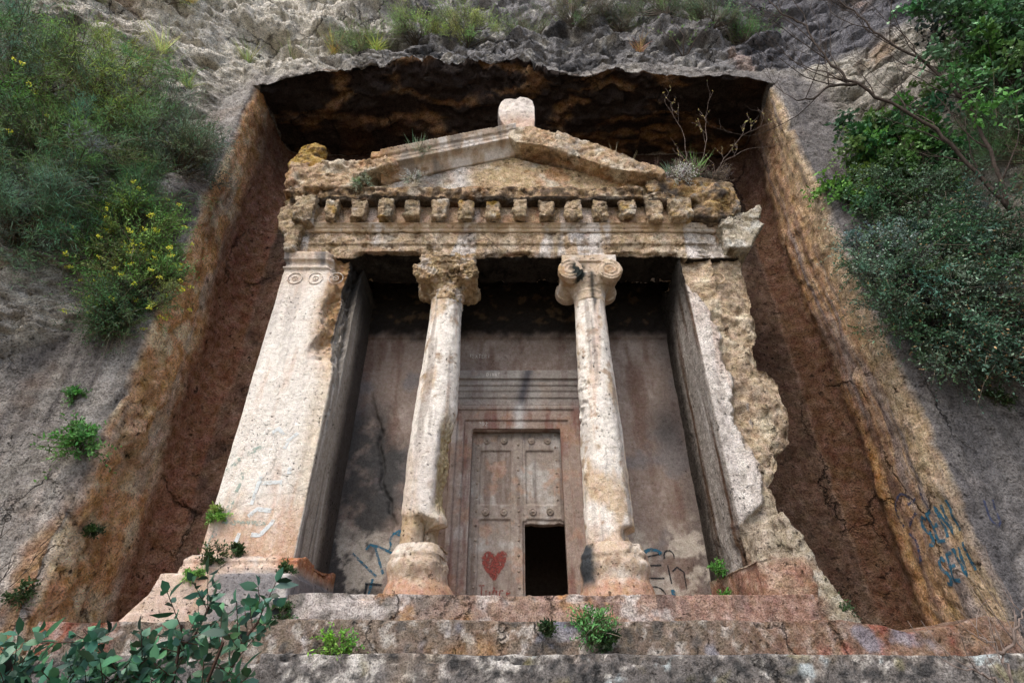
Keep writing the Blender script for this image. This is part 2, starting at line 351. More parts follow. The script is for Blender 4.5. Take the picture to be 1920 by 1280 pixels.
    rw = mixc(rw, (.58, .31, .13), sm(.1, .6, s1) * .8); rw = mixc(rw, (.50, .40, .27), sm(.5, .12, dep) * .7); rw = mixc(rw, (.24, .21, .21), sm(.1, .5, N(co, (1, 3.5, .2), 4, 65)) * .7)
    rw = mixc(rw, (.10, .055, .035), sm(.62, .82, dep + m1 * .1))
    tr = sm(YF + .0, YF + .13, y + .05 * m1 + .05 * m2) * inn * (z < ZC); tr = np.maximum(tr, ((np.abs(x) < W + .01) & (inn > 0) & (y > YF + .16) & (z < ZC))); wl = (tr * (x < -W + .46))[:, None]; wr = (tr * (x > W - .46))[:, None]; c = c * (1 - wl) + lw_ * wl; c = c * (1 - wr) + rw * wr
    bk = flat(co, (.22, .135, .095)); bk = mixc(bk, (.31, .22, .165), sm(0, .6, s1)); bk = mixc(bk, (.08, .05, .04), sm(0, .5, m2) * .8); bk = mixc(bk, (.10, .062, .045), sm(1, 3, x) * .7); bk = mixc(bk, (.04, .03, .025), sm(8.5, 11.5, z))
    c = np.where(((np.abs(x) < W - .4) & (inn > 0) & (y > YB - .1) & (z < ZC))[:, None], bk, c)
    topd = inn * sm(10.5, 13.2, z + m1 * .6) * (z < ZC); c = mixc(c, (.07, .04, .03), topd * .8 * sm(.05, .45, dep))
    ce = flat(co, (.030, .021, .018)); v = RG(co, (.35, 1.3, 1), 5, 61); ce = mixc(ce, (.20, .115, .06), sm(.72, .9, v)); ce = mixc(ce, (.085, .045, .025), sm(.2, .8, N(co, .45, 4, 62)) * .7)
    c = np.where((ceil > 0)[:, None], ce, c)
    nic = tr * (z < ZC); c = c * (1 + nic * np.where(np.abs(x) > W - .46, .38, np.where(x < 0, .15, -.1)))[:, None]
    V2 = co + d
    idx = np.arange(len(rows) * n).reshape(len(rows), n)
    F = np.stack([idx[:-1, :-1], idx[:-1, 1:], idx[1:, 1:], idx[1:, :-1]], -1).reshape(-1, 4)
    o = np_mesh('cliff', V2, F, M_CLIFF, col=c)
    tag(o, 'weathered cliff face with a tall rectangular niche cut into it', kind='structure'); return o
CLIFF = build_cliff()

# ------------------------------------------------------------------ the tomb
T0 = (0, 7.5, 1.8)
tomb = empty('rock_cut_tomb', T0, 'carved stone temple facade with two columns standing inside the cliff niche', 'tomb')
def part(name, b, voxel, mat, colf, disp=None, parent=None): return rock(name, b, voxel, mat, colf, disp, parent or tomb, T0)
def wear(a_big=.02, a_fine=.008, rag=None):
    def f(co, no):
        d = no * (N(co, 1.2, 4, 70) * a_big + N(co, 6, 4, 71) * a_fine)[:, None]
        if rag is not None: d = d + rag(co, no)
        return d
    return f
def stain(co, no, white=.6, ochre=0.0, dark=0.0, base=WHITE):
    s = N(co, (2.6, 2.6, .35), 4, 80); m = N(co, .9, 5, 81); f = N(co, 4, 4, 82)
    c = flat(co, base); c = mixc(c, PINK, sm(.05, .8, s + .3 * m) * .55); c = mixc(c, YEL, sm(.15, .8, m) * .6)
    c = mixc(c, OCHRE, ochre * sm(-.5, .5, m + .5 * f + (ochre - .5) * 1.5)); c = mixc(c, (.40, .37, .35), sm(.15, .5, N(co, (5, 5, .35), 5, 83)) * .6); c = mixc(c, (.56, .37, .26), sm(.25, .5, N(co, (4, 4, .3), 5, 84)) * .6)
    c = mixc(c, DARK, dark * sm(-.2, .6, f + s)); return c
# pilasters
def pil_left():
    b = B(); b.box(-4.24, -2.96, 7.5, 9.32, 2.95, 8.3)
    b.xprof([(7.44, 8.12), (7.40, 8.30), (9.2, 8.30), (9.2, 8.12)], -4.28, -2.93); b.xprof([(7.46, 7.94), (7.44, 7.98), (9.2, 7.98), (9.2, 7.94)], -4.26, -2.95)
    def rag(co, no):
        x, z = co[:, 0], co[:, 2]; e = sm(-3.45, -3.1, x + .15 * N(co, 1.4, 3, 3)) * sm(5.6, 6.6, z) * (co[:, 1] < 7.9)
        e2 = sm(-3.15, -2.98, x) * (co[:, 1] < 7.7) * sm(.0, .5, N(co, 1.5, 4, 5)); 
        r = RN(co, 2.0, 5, 7); out = np.zeros_like(co); out[:, 1] = e * (.10 + .22 * r) + e2 * .06; out[:, 0] = -e * (.10 + .15 * r) - e2 * .05; return out
    def col(co, no):
        x, z = co[:, 0], co[:, 2]; n = N(co, 1.2, 4, 90)
        oc = np.maximum(sm(-3.65, -3.15, x + .25 * n) * sm(5.3, 6.6, z + .4 * n), sm(7.2, 8.3, z + .3 * n) * .55)
        c = stain(co, no, ochre=0.0); c = mixc(c, WHITE, .35 * np.ones(len(co))); c = mixc(c, YEL, sm(-3.35, -3.0, x + .1 * n) * .5)
        c = mixc(c, OCHRE, oc); c = mixc(c, (.52, .33, .22), sm(3.9, 3.1, z + .55 * N(co, (3, 3, .9), 6, 96, .65)) * .8)
        c = mixc(c, (.38, .42, .37), sm(.15, .5, N(co, (1.2, 1.2, .6), 4, 92)) * sm(5.1, 4.6, z) * sm(3.3, 3.8, z) * .35)
        bl = sm(.15, .5, N(co, (4.5, 1, .25), 3, 93)) * sm(7.85, 8.1, z) * (x < -3.5); c = mixc(c, (.12, .12, .13), bl * .8)
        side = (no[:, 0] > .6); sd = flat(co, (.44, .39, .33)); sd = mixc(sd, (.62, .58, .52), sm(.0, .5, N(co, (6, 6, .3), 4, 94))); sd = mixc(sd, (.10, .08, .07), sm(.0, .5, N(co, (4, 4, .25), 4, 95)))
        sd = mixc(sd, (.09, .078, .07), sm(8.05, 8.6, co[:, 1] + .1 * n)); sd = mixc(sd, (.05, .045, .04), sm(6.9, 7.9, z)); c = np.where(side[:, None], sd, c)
        return c
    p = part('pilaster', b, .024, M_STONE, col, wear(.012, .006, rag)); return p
PL = pil_left(); PL['label'] = 'smooth pale pilaster with circle rosettes near its top'
def pil_right():
    b = B(); b.box(3.02, 3.62, 7.5, 9.32, 2.48, 8.3)
    b.prism([(3.4, 2.48), (3.75, 2.48), (3.72, 3.1), (3.66, 3.4), (3.55, 3.7), (3.6, 3.9), (3.75, 4.25), (3.8, 4.6), (3.95, 5.1), (3.86, 5.6), (3.80, 5.9), (3.95, 6.1), (4.1, 6.6), (4.1, 6.85), (4.2, 7.4), (4.22, 8.04), (4.18, 8.5), (3.4, 8.5)], 7.62, 9.3)
    b.prism([(3.5, 4.1), (3.72, 4.2), (3.9, 4.5), (4.12, 4.75), (4.2, 5.1), (4.16, 5.35), (4.2, 5.6), (4.05, 5.85), (3.85, 5.95), (3.6, 5.8)], 7.56, 8.6); b.blob((3.85, 7.62, 5.1), (.34, .24, .7)); b.blob((3.6, 7.62, 4.4), (.26, .16, .5)); b.blob((3.7, 7.66, 6.1), (.3, .18, .5)); b.blob((3.75, 7.66, 7.2), (.4, .16, .6))
    b.blob((3.95, 7.75, 6.9), (.22, .25, .5))
    def ef(co):
        x, z = co[:, 0], co[:, 2]; lim = np.interp(z, [2.4, 3.4, 3.7, 4.1, 4.5, 4.8, 5.2, 5.8, 6.4, 7.2, 7.5, 7.7], [2.9, 2.95, 3.42, 3.56, 3.42, 3.28, 3.36, 3.45, 3.38, 3.30, 3.1, 3.0])
        return sm(-.03, .06, x - lim + .15 * N(co, 1.9, 6, 101, .68))
    def rag(co, no):
        e = ef(co) * (co[:, 1] < 8.6); r = RN(co, 1.3, 5, 12); r2 = N(co, 3, 4, 13); r = .45 * r + .30 * (.5 + .5 * N(co, .9, 4, 14)); out = no * (e * (-.12 + .26 * r + .03 * r2))[:, None]
        out[:, 1] += e * (.07 + .16 * N(co, 1.0, 5, 18, .6)) * (no[:, 1] < -.3); return out
    def col(co, no):
        x, z = co[:, 0], co[:, 2]; e = ef(co); n = N(co, 2, 4, 102); c = stain(co, no); c = mixc(c, (.68, .61, .57), .45 * np.ones(len(co)))
        oc = flat(co, (.48, .37, .26)); oc = mixc(oc, (.30, .24, .18), sm(0.1, .7, n)); oc = mixc(oc, (.66, .57, .43), sm(.0, .5, -n)); oc = mixc(oc, (.52, .30, .15), sm(.2, .6, N(co, 1, 4, 104)) * .7)
        oc = mixc(oc, (.44, .38, .30), sm(4.3, 3.6, z) * .8); oc = mixc(oc, (.36, .20, .14), sm(3.1, 2.8, z + .1 * n))
        c = c * (1 - e[:, None]) + oc * e[:, None]
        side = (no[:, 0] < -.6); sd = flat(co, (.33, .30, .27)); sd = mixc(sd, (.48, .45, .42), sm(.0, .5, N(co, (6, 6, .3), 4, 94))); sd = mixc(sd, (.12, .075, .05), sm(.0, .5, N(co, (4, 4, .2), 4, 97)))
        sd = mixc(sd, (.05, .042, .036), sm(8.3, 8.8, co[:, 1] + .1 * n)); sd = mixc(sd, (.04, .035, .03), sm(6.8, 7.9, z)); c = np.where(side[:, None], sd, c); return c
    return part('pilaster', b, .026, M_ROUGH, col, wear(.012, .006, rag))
PR = pil_right(); PR['label'] = 'badly eroded pilaster with its outer side broken to ochre rock'
# pilaster capitals: rosettes
def ring(cx, y, cz, r, t, p, col):
    b = B(); b.tube([(cx + r * math.cos(a), y, cz + r * math.sin(a)) for a in np.linspace(0, 2 * math.pi, 29)[:-1]] + [(cx + r, y, cz)], t, 6)
    b.tube([(cx + r * .38 * math.cos(a), y, cz + r * .38 * math.sin(a)) for a in np.linspace(0, 2 * math.pi, 19)[:-1]] + [(cx + r * .38, y, cz)], t * .8, 6); b.blob((cx, y, cz), (t * 1.6, t, t * 1.6), 2)
    me = bpy.data.meshes.new('rosette'); b.bm.to_mesh(me); b.bm.free()
    n = len(me.vertices); co = np.empty(n * 3, dtype=np.float32); me.vertices.foreach_get('co', co); co = co.reshape(-1, 3)
    set_col(me, mixc(flat(co, col), PINK, sm(0, .5, N(co, 4, 3, 1)))); me.vertices.foreach_set('co', (co - np.array(T0, dtype=np.float32)).ravel())
    me.polygons.foreach_set('use_smooth', np.ones(len(me.polygons), dtype=bool)); me.materials.append(M_STONE); o = bpy.data.objects.new('rosette', me); link(o, p); return o
for cx in (-3.99, -3.62, -3.25): ring(cx, 7.49, 7.72, .125, .008, PL, (.72, .65, .57))
ring(3.66, 7.56, 7.78, .12, .012, PR, (.5, .38, .25))
# pilaster base and plinth, left
def dcol_base(co, no):
    x, z = co[:, 0], co[:, 2]; n = N(co, 1.6, 4, 110); c = stain(co, no, ochre=0); c = mixc(c, (.52, .33, .22), .6 * np.ones(len(co)))
    c = mixc(c, (.20, .20, .21), sm(2.85, 2.7, z + .06 * n) * sm(-3.9, -3.5, x + .2 * n) * .9); c = mixc(c, (.58, .54, .50), sm(.2, .5, n) * .7)
    c = mixc(c, (.42, .20, .11), sm(-3.3, -3.0, x + .1 * n) * sm(2.75, 2.9, z)); return c
b = B(); b.xprof([(7.30, 2.60), (7.30, 2.84), (7.36, 2.86), (7.34, 2.93), (7.40, 2.98), (7.5, 3.02), (9.3, 3.02), (9.3, 2.60)], -4.34, -2.84)
b.prism([(-4.75, 1.9), (-4.7, 2.2), (-4.45, 2.5), (-4.38, 2.72), (-2.80, 2.72), (-2.78, 1.9)], 7.02, 9.0)
part('pilaster_base', b, .022, M_STONE, dcol_base, wear(.02, .01, lambda co, no: no * (-.10 * sm(.1, .5, N(co, 1.3, 4, 8)) * sm(-3.7, -3.2, co[:, 0]))[:, None]))
# broken base, right
b = B(); b.box(2.95, 3.62, 7.1, 9.0, 2.4, 2.92); b.prism([(3.5, 2.0), (4.35, 2.0), (4.1, 2.2), (3.95, 2.45), (3.8, 2.75), (3.7, 3.2), (3.5, 3.5)], 7.2, 8.8)
b.prism([(3.0, 2.3), (3.9, 2.3), (3.78, 2.6), (3.66, 2.9), (3.62, 3.25), (3.1, 3.3)], 7.3, 8.8)
def c_br(co, no):
    n = N(co, 2.5, 4, 113); c = flat(co, (.38, .22, .155)); c = mixc(c, (.48, .34, .25), sm(0, .5, n)); c = mixc(c, (.17, .11, .08), sm(.1, .6, -n)); c = mixc(c, (.45, .38, .29), sm(2.75, 3.0, co[:, 2] + .12 * n))
    e = sm(3.55, 3.8, co[:, 0] + .15 * n); c = mixc(c, (.42, .36, .27), e); c = mixc(c, (.62, .57, .48), e * sm(.1, .4, N(co, 7, 3, 1))); return c
part('pilaster_base', b, .026, M_ROUGH, c_br, lambda co, no: no * (-.05 + .12 * RN(co, 1.4, 5, 3) * sm(3.0, 3.3, co[:, 0]) + .05 * N(co, 1.2, 5, 5))[:, None])['label'] = 'reddish crumbled pilaster base'
# stylobate and steps
def c_sty(co, no):
    x, z = co[:, 0], co[:, 2]; n = N(co, 1.3, 5, 120); s = N(co, (4, 4, .6), 4, 121); c = flat(co, (.33, .23, .18)); c = mixc(c, (.20, .14, .12), sm(0, .4, s)); c = mixc(c, (.19, .185, .17), sm(-.6, -1.6, x + .8 * n) * .8)
    c = mixc(c, (.52, .29, .14), sm(.15, .5, n)); c = mixc(c, (.52, .47, .44), sm(.05, .35, N(co, 2.2, 5, 122)) * .8); c = mixc(c, (.15, .14, .13), sm(.2, .5, -n)); c = mixc(c, (.36, .21, .16), sm(1.6, 2.6, x) * .5); return c
def worn_edge(z_top, y_front, amp):
    def rag(co, no):
        e = sm(z_top - .10, z_top, co[:, 2]) * sm(y_front + .12, y_front, co[:, 1]); k = sm(.0, .35, N(co, 1.7, 6, 130, .65)) * amp; ck = RG(co * np.array([1, 1, .35], dtype=np.float32), .55, 2, 9) ** 30; out = np.zeros_like(co)
        out[:, 2] -= e * k * .8; out[:, 1] += e * k * .9; out[:, 1] += .035 * N(co, 1.0, 4, 132) + ck * .05 + .02 * N(co, 4.5, 4, 135); out[:, 2] += .02 * N(co, (.6, .6, .6), 3, 133); return out
    return rag
b = B(); b.box(-2.95, 3.55, 7.0, 9.1, 2.1, 2.48); part('stylobate', b, .02, M_STEP, c_sty, wear(.012, .006, worn_edge(2.48, 7.0, .07)))
def c_s2(co, no):
    x = co[:, 0]; n = N(co, 1.1, 5, 140); f = N(co, 7, 4, 141); c = flat(co, (.21, .165, .13)); c = mixc(c, (.40, .36, .32), sm(.1, .35, f + .3 * n)); c = mixc(c, (.09, .085, .08), sm(.1, .5, -f + .2 * n) * .8)
    c = mixc(c, (.36, .20, .09), sm(.1, .6, N(co, .9, 4, 143)) * .65); c = mixc(c, (.25, .14, .09), sm(1.8, 3.0, x) * .55)
    c = mixc(c, (.30, .085, .06), sm(2.4, 2.7, x) * sm(4.9, 4.6, x) * sm(.05, .4, N(co, (2.6, 2.6, 1.2), 5, 144)) * .55)
    c = mixc(c, (.32, .10, .06), sm(-4.3, -4.6, x) * sm(0, .3, N(co, (2.2, 2.2, .5), 4, 145)) * .7); c = mixc(c, (.26, .28, .36), sm(.35, .6, N(co, 1.7, 4, 146)) * .5); return c
b = B(); b.prism([(-5.3, .9), (-5.3, 2.16), (3.6, 2.16), (4.0, 2.12), (4.25, 2.06), (5.25, 2.2), (5.45, 2.16), (5.5, .9)], 6.6, 7.9); b.box(-2.6, 3.4, 6.62, 7.9, 1.2, 2.17)
part('step', b, .022, M_STEP, c_s2, wear(.02, .008, worn_edge(2.17, 6.6, .09)))['label'] = 'upper step of brown stone streaked with red paint'
def c_s1(co, no):
    n = N(co, 1.3, 5, 150); f = N(co, 5.5, 5, 151); f2 = N(co, 11, 4, 155); c = flat(co, (.17, .155, .145)); c = mixc(c, (.50, .47, .43), sm(.12, .34, .6 * f + .6 * n + .5 * f2)); c = mixc(c, (.27, .20, .14), sm(.05, .5, N(co, .8, 4, 158)) * .6); c = mixc(c, (.05, .05, .05), sm(.05, .3, -.6 * f2 - .5 * f + .4 * N(co, 1.9, 3, 156)) * .9)
    c = mixc(c, (.30, .27, .14), sm(.3, .6, N(co, 2.5, 4, 152)) * .5); c = mixc(c, (.40, .44, .44), sm(.3, .5, N(co, 3.1, 5, 153)) * (co[:, 0] > 0)); return c
b = B(); b.box(-2.6, 7.5, 6.2, 6.9, .2, 1.83); b.prism([(-7, .2), (-7, 1.75), (-4.6, 1.85), (-3.3, 1.80), (-2.4, 1.72), (-2.4, .2)], 6.3, 7.2)
part('step', b, .032, M_STEP, c_s1, wear(.03, .01, worn_edge(1.83, 6.2, .12)))['label'] = 'lowest step blotched with black and white lichen'
b = B(); b.box(-9, 9, 5.3, 6.4, -.2, 1.2)
part('step', b, .06, M_STEP, c_s1, wear(.05, .02))['label'] = 'foot of the rock steps near the ground'

# columns: irregular lathes
def column_shaft(name, cx, cy, zs, xl, xr, zlo, zhi, extra, colf, p):
    nz, nt = 330, 110; Z = np.linspace(zlo, zhi, nz); T = np.linspace(0, 2 * math.pi, nt, endpoint=False)
    L = np.interp(Z, zs, xl); Rr = np.interp(Z, zs, xr); c = (L + Rr) / 2; r = (Rr - L) / 2
    V = np.zeros((nz, nt, 3), dtype=np.float32); V[..., 0] = c[:, None] + r[:, None] * np.cos(T); V[..., 1] = cy + r[:, None] * np.sin(T); V[..., 2] = Z[:, None]
    co = V.reshape(-1, 3); no = np.stack([np.tile(np.cos(T), nz), np.tile(np.sin(T), nz), np.zeros(nz * nt)], 1)
    d = no * (N(co, 1.6, 4, 160) * .012 + N(co, 7, 4, 161) * .007)[:, None] + no * extra(co, no)[:, None]
    i = np.arange(nz * nt).reshape(nz, nt); j = np.roll(i, -1, 1); F = np.stack([i[:-1], j[:-1], j[1:], i[1:]], -1).reshape(-1, 4)
    return np_mesh(name, co + d, F, M_STONE, p, T0, colf(co, no))
def col_color(seed, dark_top):
    def f(co, no):
        c = stain(co, no); n = N(co, (1.6, 1.6, .8), 5, seed); c = mixc(c, WHITE, .25 * np.ones(len(co))); c = mixc(c, (.56, .42, .28), sm(.0, .35, n) * .85); c = mixc(c, (.30, .19, .10), sm(.25, .55, N(co, 4, 5, seed + 1)) * .7)
        c = mixc(c, (.50, .34, .24), sm(3.6, 2.9, co[:, 2] + .5 * N(co, (3, 3, 1), 6, seed + 7, .65)) * .75); c = mixc(c, (.30, .26, .23), sm(.15, .4, N(co, (6, 6, .35), 5, seed + 3)) * .65)
        return dark_top(co, no, c)
    return f
colL = bpy.data.objects.new('column', None); link(colL, tomb); colL['label'] = 'weathered column with a chunk broken out above its base'
colR = bpy.data.objects.new('column', None); link(colR, tomb); colR['label'] = 'nearly whole column with clear spiral volutes'
zs = [2.45, 3.3, 3.5, 3.58, 3.74, 3.9, 4.14, 4.39, 4.64, 5, 6.08, 7.09, 7.7]
def exL(co, no):
    z = co[:, 2]; right = sm(.0, .7, no[:, 0] * .8 - no[:, 1] * .45); right2 = sm(.25, .8, no[:, 0]); n = N(co, 2.2, 4, 170)
    bite = sm(3.60 + .0, 3.50, z - .10 * (-no[:, 0]) - .12 * n + .05) * sm(2.55, 3.0, z); e = -bite * (.02 + .27 * right) * (.75 + .5 * RN(co, 3, 4, 3))
    side = right2 * sm(3.5, 3.8, z) * sm(5.25, 4.6, z + .2 * n); e -= side * (.03 + .20 * (1 - RN(co, 2.2, 5, 4))); return e
def cL(co, no, c):
    z = co[:, 2]; n = N(co, 2.2, 4, 170); e = sm(.3, .65, no[:, 0] + .2 * n) * sm(3.5, 3.7, z) * sm(5.3, 4.7, z); c = mixc(c, (.47, .37, .22), e); c = mixc(c, (.42, .31, .19), sm(3.62, 3.5, z) * .6); return mixc(c, (.66, .60, .55), sm(4.9, 4.5, z) * sm(3.55, 3.7, z) * (1 - e) * .6)
column_shaft('shaft', -1.3, 7.85, zs, [-1.68, -1.68, -1.67, -1.67, -1.67, -1.675, -1.68, -1.68, -1.67, -1.66, -1.60, -1.555, -1.54], [-.98, -.99, -1.0, -1.0, -1.0, -.99, -.97, -.96, -.96, -.96, -.96, -.99, -.99], 2.46, 7.7, exL, col_color(175, cL), colL)
def exR(co, no):
    z = co[:, 2]; n = N(co, 2.2, 4, 180); e = sm(.2, .7, no[:, 0] + .25 * n) * sm(3.42, 3.36, z - .1 * n) * sm(2.7, 3.1, z); o = -e * (.07 + .08 * RN(co, 3, 4, 5)); o -= .05 * sm(.45, .8, RN(co, 1.8, 4, 6)) * sm(6.5, 6.0, z) * sm(.2, .8, -no[:, 0]) * sm(4.8, 5.2, z); return o
def cR(co, no, c):
    z = co[:, 2]; x = co[:, 0]; b_ = np.exp(-((x - 1.40 - .02 * (z - 7)) / .06) ** 2) * sm(6.3, 7.6, z) * (no[:, 1] < 0); return mixc(c, (.06, .06, .06), np.clip(b_ * 1.6 * sm(-.5, .3, N(co, (6, 6, 1.5), 3, 4)), 0, 1) * .9)
column_shaft('shaft', 1.33, 7.85, zs, [.97, .96, .96, .96, .96, .965, .97, .98, .985, .99, 1.03, 1.06, 1.08], [1.66, 1.66, 1.66, 1.66, 1.66, 1.66, 1.66, 1.66, 1.655, 1.65, 1.62, 1.61, 1.61], 2.46, 7.75, exR, col_color(185, cR), colR)
def c_base(co, no):
    n = N(co, 2, 4, 190); c = flat(co, (.52, .41, .31)); c = mixc(c, (.66, .59, .51), sm(0, .5, n)); c = mixc(c, (.45, .26, .17), sm(2.85, 2.6, co[:, 2] + .25 * N(co, 3, 6, 193, .65)) * .85); return mixc(c, (.25, .17, .12), sm(.2, .5, N(co, 5, 4, 191)) * .6)
def c_baseR(co, no): return mixc(c_base(co, no), (.05, .055, .06), sm(1.08, .96, co[:, 0] + .05 * N(co, 4, 3, 1)) * sm(2.55, 2.75, co[:, 2]) * sm(7.9, 7.75, co[:, 1]))
PB = [(2.46, .53), (2.56, .50), (2.66, .475), (2.72, .45), (2.78, .455), (2.84, .475), (2.92, .485), (2.965, .475), (3.0, .445), (3.02, .46), (3.06, .46), (3.10, .43), (3.2, .38)]
b = B(); b.lathe(-1.33, 7.85, PB)
def dL(co, no):
    a = sm(.1, .9, no[:, 0] * .9 - no[:, 1] * .2); w = sm(-1.15, -.9, co[:, 0]) * sm(2.5, 2.9, co[:, 2]); return no * (-.02 - w * (.05 + .07 * RN(co, 2.5, 4, 8)) + .008 * N(co, 5, 4, 1))[:, None]
part('base', b, .016, M_STONE, c_base, dL, colL)
b = B(); b.lathe(1.33, 7.85, PB); part('base', b, .016, M_STONE, c_baseR, lambda co, no: no * (.006 * N(co, 5, 4, 2) - .06 * sm(.1, .5, N(co, 1.8, 4, 6)) * sm(2.9, 3.05, co[:, 2]))[:, None], colR)
def spiral(cx, y, cz, r, sgn, t=.017):
    P_ = []
    for k in range(56):
        a = k / 55 * 2 * math.pi * 2.3; rr = r * (1 - .36 * a / (2 * math.pi)); P_.append((cx + sgn * rr * math.sin(a), y, cz + rr * math.cos(a)))
    return P_
def capital(cx, p, amp, colf, soot):
    b = B(); b.lathe(cx, 7.85, [(7.35, .28), (7.5, .285), (7.53, .30), (7.56, .285), (7.6, .30), (7.7, .36), (7.78, .40), (7.85, .40)], 48)
    b.box(cx - .42, cx + .42, 7.50, 8.2, 7.84, 8.12); b.box(cx - .50, cx + .50, 7.46, 8.25, 8.10, 8.26)
    for s in (-1, 1):
        b.cyl_y(cx + s * .36, 7.90, .225, 7.44, 7.60); b.cyl_y(cx + s * .36, 7.88, .20, 7.55, 7.85, .15); b.cyl_y(cx + s * .36, 7.88, .15, 7.85, 8.14, .20); b.cyl_y(cx + s * .36, 7.90, .225, 8.10, 8.26)
        b.tube(spiral(cx + s * .36, 7.435, 7.90, .20, s), .017, 6)
    return part('capital', b, .015, M_STONE, colf, lambda co, no: no * ((RN(co, 2.4, 5, 9) - .55) * amp + .006 * N(co, 6, 4, 3))[:, None], p)
def c_capL(co, no):
    n = N(co, 2.5, 5, 200); c = flat(co, (.42, .31, .19)); c = mixc(c, (.60, .53, .46), sm(.1, .5, n)); c = mixc(c, (.22, .16, .10), sm(.05, .5, -n)); return mixc(c, (.56, .38, .22), sm(.2, .6, N(co, 1.5, 4, 203)) * .7)
def c_capR(co, no):
    n = N(co, 2.5, 5, 210); c = flat(co, (.56, .45, .34)); c = mixc(c, (.64, .58, .52), sm(.1, .5, n)); c = mixc(c, (.40, .25, .13), sm(.15, .5, -n) * .7)
    g = np.exp(-((co[:, 0] - 1.13) / .12) ** 2 - ((co[:, 2] - 7.88) / .2) ** 2) * (co[:, 1] < 7.75); g2 = np.exp(-((co[:, 0] - 1.36) / .045) ** 2) * sm(8.0, 7.8, co[:, 2]) * (co[:, 1] < 7.7)
    return mixc(c, (.025, .03, .028), np.clip(g * 2.2 * sm(-.4, .2, N(co, 6, 3, 4)) + g2 * .9, 0, 1))
capital(-1.28, colL, .20, c_capL, 0); capital(1.34, colR, .02, c_capR, 0)
# back wall with doorway hole
def c_wall(co, no):
    x, z = co[:, 0], co[:, 2]; n = N(co, .9, 5, 220); s = N(co, (3, 3, .6), 4, 221); f = N(co, 5, 4, 222)
    c = flat(co, (.22, .175, .15)); c = mixc(c, (.32, .27, .24), sm(0, .6, n + .3 * f)); c = mixc(c, (.16, .11, .09), sm(.0, .6, s)); c = mixc(c, (.14, .14, .15), sm(.25, .6, -n) * .6)
    c = mixc(c, (.05, .05, .05), sm(-1.9, -2.4, x + .45 * n + .25 * (z - 5.2) * (z > 5.2)) * sm(6.3, 5.4, z) * sm(-.5, .3, N(co, 2.5, 6, 228, .65) + .25) * .92)
    c = mixc(c, (.06, .055, .055), np.exp(-((x - 2.75) / .35) ** 2 - ((z - 5.5) / .5) ** 2) * .9); c = mixc(c, (.07, .06, .06), sm(2.6, 3.0, x + .1 * n) * .6)
    lt = sm(-.1, .2, N(co, 2.2, 6, 225, .65)) * sm(3.9, 3.4, z + .3 * f); c = mixc(c, (.40, .36, .31), lt * (np.abs(x) > 1.5) * .9)
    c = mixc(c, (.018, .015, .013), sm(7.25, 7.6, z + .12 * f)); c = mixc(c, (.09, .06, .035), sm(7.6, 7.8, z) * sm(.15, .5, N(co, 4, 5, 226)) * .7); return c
b = B(); b.box(-3.05, -.80, 9.0, 9.32, 2.3, 8.95); b.box(.80, 3.1, 9.0, 9.32, 2.3, 8.95); b.box(-.85, .85, 9.0, 9.32, 5.42, 8.95); b.box(-3.05, 3.1, 8.96, 9.3, 7.40, 8.95)
def d_wall(co, no):
    x, z = co[:, 0], co[:, 2]; cx = np.interp(z, [3.75, 4.3, 4.9, 6.2], [-1.96, -2.25, -2.37, -2.72]) + .10 * N(co * np.array([0, 0, 1], dtype=np.float32), 2.5, 4, 3)
    cr = np.exp(-((x - cx) / .035) ** 2) * sm(3.6, 3.8, z) * sm(6.4, 5.8, z) * (no[:, 1] < -.3); up = sm(7.45, 7.7, z); out = no * (N(co, 1, 4, 230) * .025 + N(co, 6, 4, 231) * .006 + up * .09 * (RN(co, 1.6, 5, 3) - .4))[:, None]
    out[:, 1] += cr * .10; return out
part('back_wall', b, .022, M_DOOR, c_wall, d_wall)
# door case
def c_case(co, no):
    x, z = co[:, 0], co[:, 2]; n = N(co, 1.5, 5, 240); s = N(co, (6, 6, .7), 4, 241); c = flat(co, (.25, .195, .165)); c = mixc(c, (.35, .31, .28), sm(0, .5, n)); c = mixc(c, (.17, .09, .075), sm(.0, .5, s) * .8); c = mixc(c, (.34, .20, .13), sm(.2, .5, N(co, 2.2, 4, 243)) * .4)
    c = mixc(c, (.20, .20, .19), sm(5.7, 6.0, z) * .6); st = np.exp(-((x - .12 - .25 * (z - 6.1)) / .11) ** 2) * sm(5.5, 5.8, z); c = mixc(c, (.05, .05, .06), st * sm(-.4, .2, n) * .9)
    st2 = np.exp(-((x - .05) / .10) ** 2) * sm(5.3, 5.5, z) * sm(6.0, 5.8, z); return mixc(c, (.45, .44, .43), st2 * .8)
b = B()
for s in (-1, 1):
    a, c_ = sorted((s * .79, s * 1.12)); b.box(a, c_, 8.955, 9.1, 2.4, 5.84); a, c_ = sorted((s * .94, s * 1.12)); b.box(a, c_, 8.925, 9.1, 2.4, 5.84); a, c_ = sorted((s * 1.07, s * 1.16)); b.box(a, c_, 8.895, 9.1, 2.4, 5.88)
b.box(-1.12, 1.12, 8.955, 9.1, 5.44, 5.86); b.box(-1.12, 1.12, 8.925, 9.1, 5.60, 5.86); b.box(-1.16, 1.16, 8.895, 9.1, 5.80, 5.88)
part('door_frame', b, .014, M_DOOR, c_case, lambda co, no: no * (N(co, 4, 4, 245) * .005)[:, None])
b = B(); b.box(-1.2, 1.2, 8.90, 9.1, 5.875, 6.02); b.box(-1.22, 1.22, 8.875, 9.1, 6.03, 6.16); b.box(-1.24, 1.24, 8.855, 9.1, 6.155, 6.26); b.box(-1.26, 1.26, 8.83, 9.1, 6.265, 6.37); b.box(-1.30, 1.30, 8.79, 9.1, 6.38, 6.56)
b.box(-1.2, 1.2, 8.92, 9.1, 5.88, 6.5)
